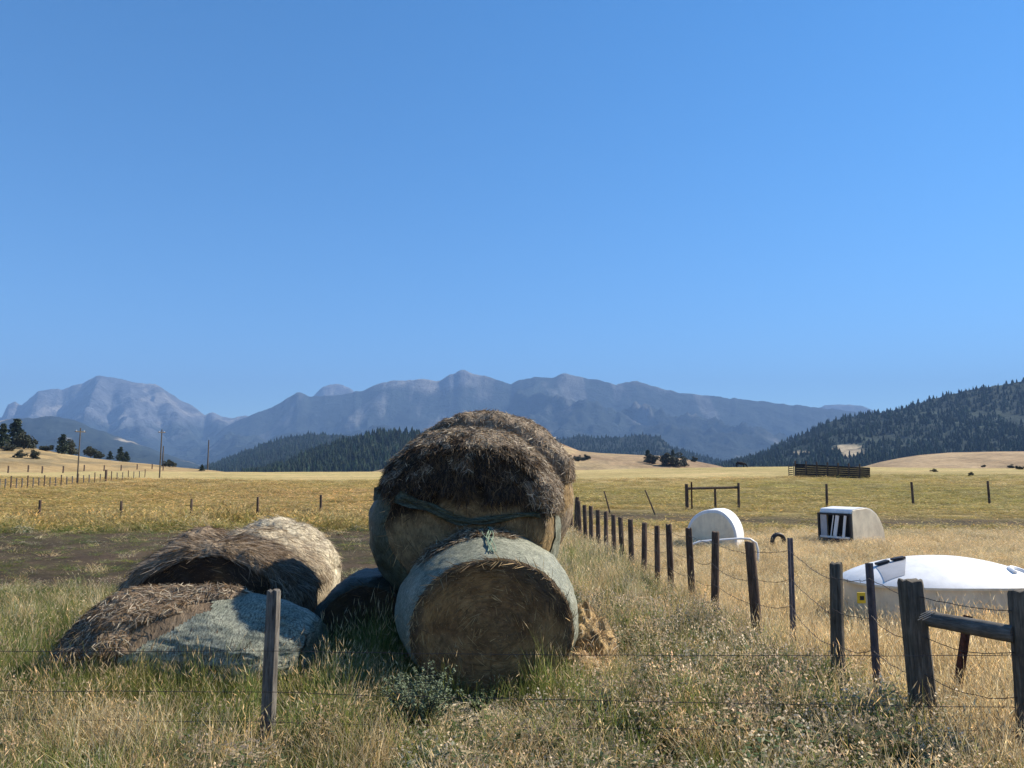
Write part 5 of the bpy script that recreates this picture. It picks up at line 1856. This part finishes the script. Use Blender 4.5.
for i, (lab, px, py, h, k, w) in enumerate((
        ('tallest dark conifer at the left picture edge on the slope', 15, 448, 31, 'conifer', 1.25),
        ('dark conifer cut by the left picture edge beside the tallest one', 2, 449, 27, 'conifer', 1.1),
        ('broad dark tree on the right shoulder of the tallest conifer', 24, 449, 21, 'broad', 1.0),
        ('low bush in front of the two tallest conifers', 9, 451, 10, 'broad', 1.3),
        ('low green thicket between the tallest conifer and the leaning pair', 46, 451, 8, 'broad', 1.9),
        ('dark conifer left of the nearest utility pole, taller of the pair', 62, 454, 21, 'conifer', 1.3),
        ('dark broad tree touching the nearest utility pole', 71, 455, 17, 'broad', 1.2),
        ('round dark tree first to the right of the nearest utility pole', 91, 457, 13, 'broad', 1.2),
        ('low dark bush joined to the round tree right of the pole', 99, 458.5, 8, 'broad', 1.3),
        ('small dark conifer between the round tree and the twin conifers', 110, 459.5, 9, 'conifer', 1.4),
        ('pointed conifer with a double crown on the thinning slope', 120, 461, 15, 'conifer', 1.3),
        ('short dark conifer just right of the pointed double one', 126, 462, 11, 'conifer', 1.5),
        ('dark tree right of the second utility pole', 170, 467, 9, 'broad', 1.2),
        ('small bush touching the second utility pole', 165, 466.5, 6, 'broad', 1.2),
        ('small lone tree where the slope meets the field', 202, 471, 7, 'conifer', 1.6))):
    far_tree(lab, px, py, h, k, LS, 'conifer_tree' if k == 'conifer' else 'dark_tree', 'tree', w, i, GT)
for i, (lab, px, py, h) in enumerate((('round bush in the open grass of the left slope, the left of two', 21, 458, 9), ('round bush in the open grass of the left slope, the right of two', 36, 459, 10))):
    far_tree(lab, px, py, h, 'broad', LS, 'round_bush', 'bush', 1.15, 20 + i, 'round bushes on the left slope')
MS = ('middle_slope',)
for i, (lab, px, py, h, k, w) in enumerate((
        ('pointed dark tree at the left end of the middle clump', 648, 462, 13, 'conifer', 1.4),
        ('dark tree leaning into the left side of the middle clump', 654, 464, 11, 'broad', 1.2),
        ('broadest dark tree in the heart of the middle clump', 667, 466, 16, 'broad', 1.2),
        ('dark tree right of the broadest one in the middle clump', 677, 466.5, 15, 'broad', 1.1),
        ('thin tree rising behind the right side of the middle clump', 673, 458, 9, 'conifer', 1.3),
        ('last dark tree at the right end of the middle clump', 685, 466.5, 11, 'broad', 1.0),
        ('small tree on the slope line left of the cow', 695, 462, 6, 'broad', 1.2))):
    far_tree(lab, px, py, h, k, MS, 'conifer_tree' if k == 'conifer' else 'dark_tree', 'tree', w, 30 + i, 'dark trees in the middle clump')
r_ = random.Random(12)
for i in range(16):
    px = 553 + 37 * r_.random() if i > 2 else 570 + i * 9
    py = np.interp(px, [553, 570, 592], [458, 460, 462.5]) + r_.uniform(-2.5, 1.5)
    far_tree('grey green bush on the tan slope behind the tallest bale', px, py, r_.uniform(3.5, 6), 'broad', MS, 'slope_bush', 'bush', 1.4, 40 + i, 'bushes on the middle slope')
RS = ('right_slope',)
for i, (lab, px, py, h) in enumerate((('dark bush low on the right tan slope, first from the corral', 934, 472, 3.6), ('wide dark bush at the foot of the right tan slope', 970, 476, 4.2), ('paler bush in the middle of the right tan slope', 984, 467, 2.8),
                                      ('dark bush near the right picture edge, left of a pair', 1011, 468, 4.2), ('dark bush at the right picture edge, right of a pair', 1020, 469.5, 5.0))):
    far_tree(lab, px, py, h, 'broad', RS, 'slope_bush', 'bush', 1.7, 60 + i, 'bushes on the right slope')

# ------------------------------------------------------------------ leafy weeds near the bales
def leafy_weed(label, px, py, h, w, seed, c0, n=26):
    g = gpt(px, py)
    r = np.random.default_rng(seed)
    rt = thing('leafy_weed', label, 'weed', (g.x, g.y, float(ground_z(g.x, g.y))), 0, 'leafy weeds by the bales')
    V, Fc, C, SV, SF = [], [], [], [], []
    mb = MB()
    for i in range(n):
        a = r.random() * 6.28; q = w * 0.25 * r.random()
        b0 = np.array([math.cos(a) * q, math.sin(a) * q, -0.03])
        tip = np.array([math.cos(a) * w * (0.4 + .6 * r.random()), math.sin(a) * w * (0.4 + .6 * r.random()), h * (0.5 + 0.5 * r.random())])
        mid = (b0 + tip) / 2 + np.array([0, 0, 0.12 * h])
        mb.tube([tuple(b0), tuple(mid), tuple(tip)], [0.004, 0.003, 0.0015], 4, False)
        for k in range(48):
            t = 0.25 + 0.75 * r.random()
            p = (1 - t) ** 2 * b0 + 2 * t * (1 - t) * mid + t * t * tip
            la = r.random() * 6.28; L = (0.018 + 0.030 * r.random()) * (1.15 - t * 0.5)
            d = np.array([math.cos(la), math.sin(la), 0.5 * r.normal()]); d /= np.linalg.norm(d)
            s = np.cross(d, [0.2, 0.1, 1]); s = s / np.linalg.norm(s) * L * 0.32
            fold = np.array([0, 0, -0.12 * L])
            b = len(V)
            V += [tuple(p), tuple(p + d * L * .45 + s), tuple(p + d * L + fold), tuple(p + d * L * .45 - s)]
            cc = np.array(c0) * (0.65 + 0.8 * r.random())
            C += [tuple(cc)] * 4
            Fc.append((b, b + 1, b + 2, b + 3))
    mk('leaves', np.array(V), np.array(Fc), M['leaf'], rt, False, col=np.array(C))
    mb.build('stem', M['bark'], rt)
leafy_weed('grey green leafy weed on bare earth below the left edge of the netted front bale', 420, 730, 0.52, 0.34, 1, (0.15, 0.19, 0.115), 80)
leafy_weed('small leafy weed at the bottom edge of the round tan face', 478, 712, 0.20, 0.16, 2, (0.11, 0.15, 0.075), 14)
leafy_weed('dark green leafy weed among pale flattened grass near the right corner', 812, 742, 0.36, 0.17, 3, (0.055, 0.085, 0.035), 18)
leafy_weed('bluish leafy weed in the dry flowers below the small hay pile', 610, 732, 0.32, 0.22, 4, (0.12, 0.16, 0.115), 18)
leafy_weed('green leafy weed low in the grass right of the grey split post', 335, 735, 0.30, 0.22, 5, (0.10, 0.14, 0.05), 18)

build_grass()
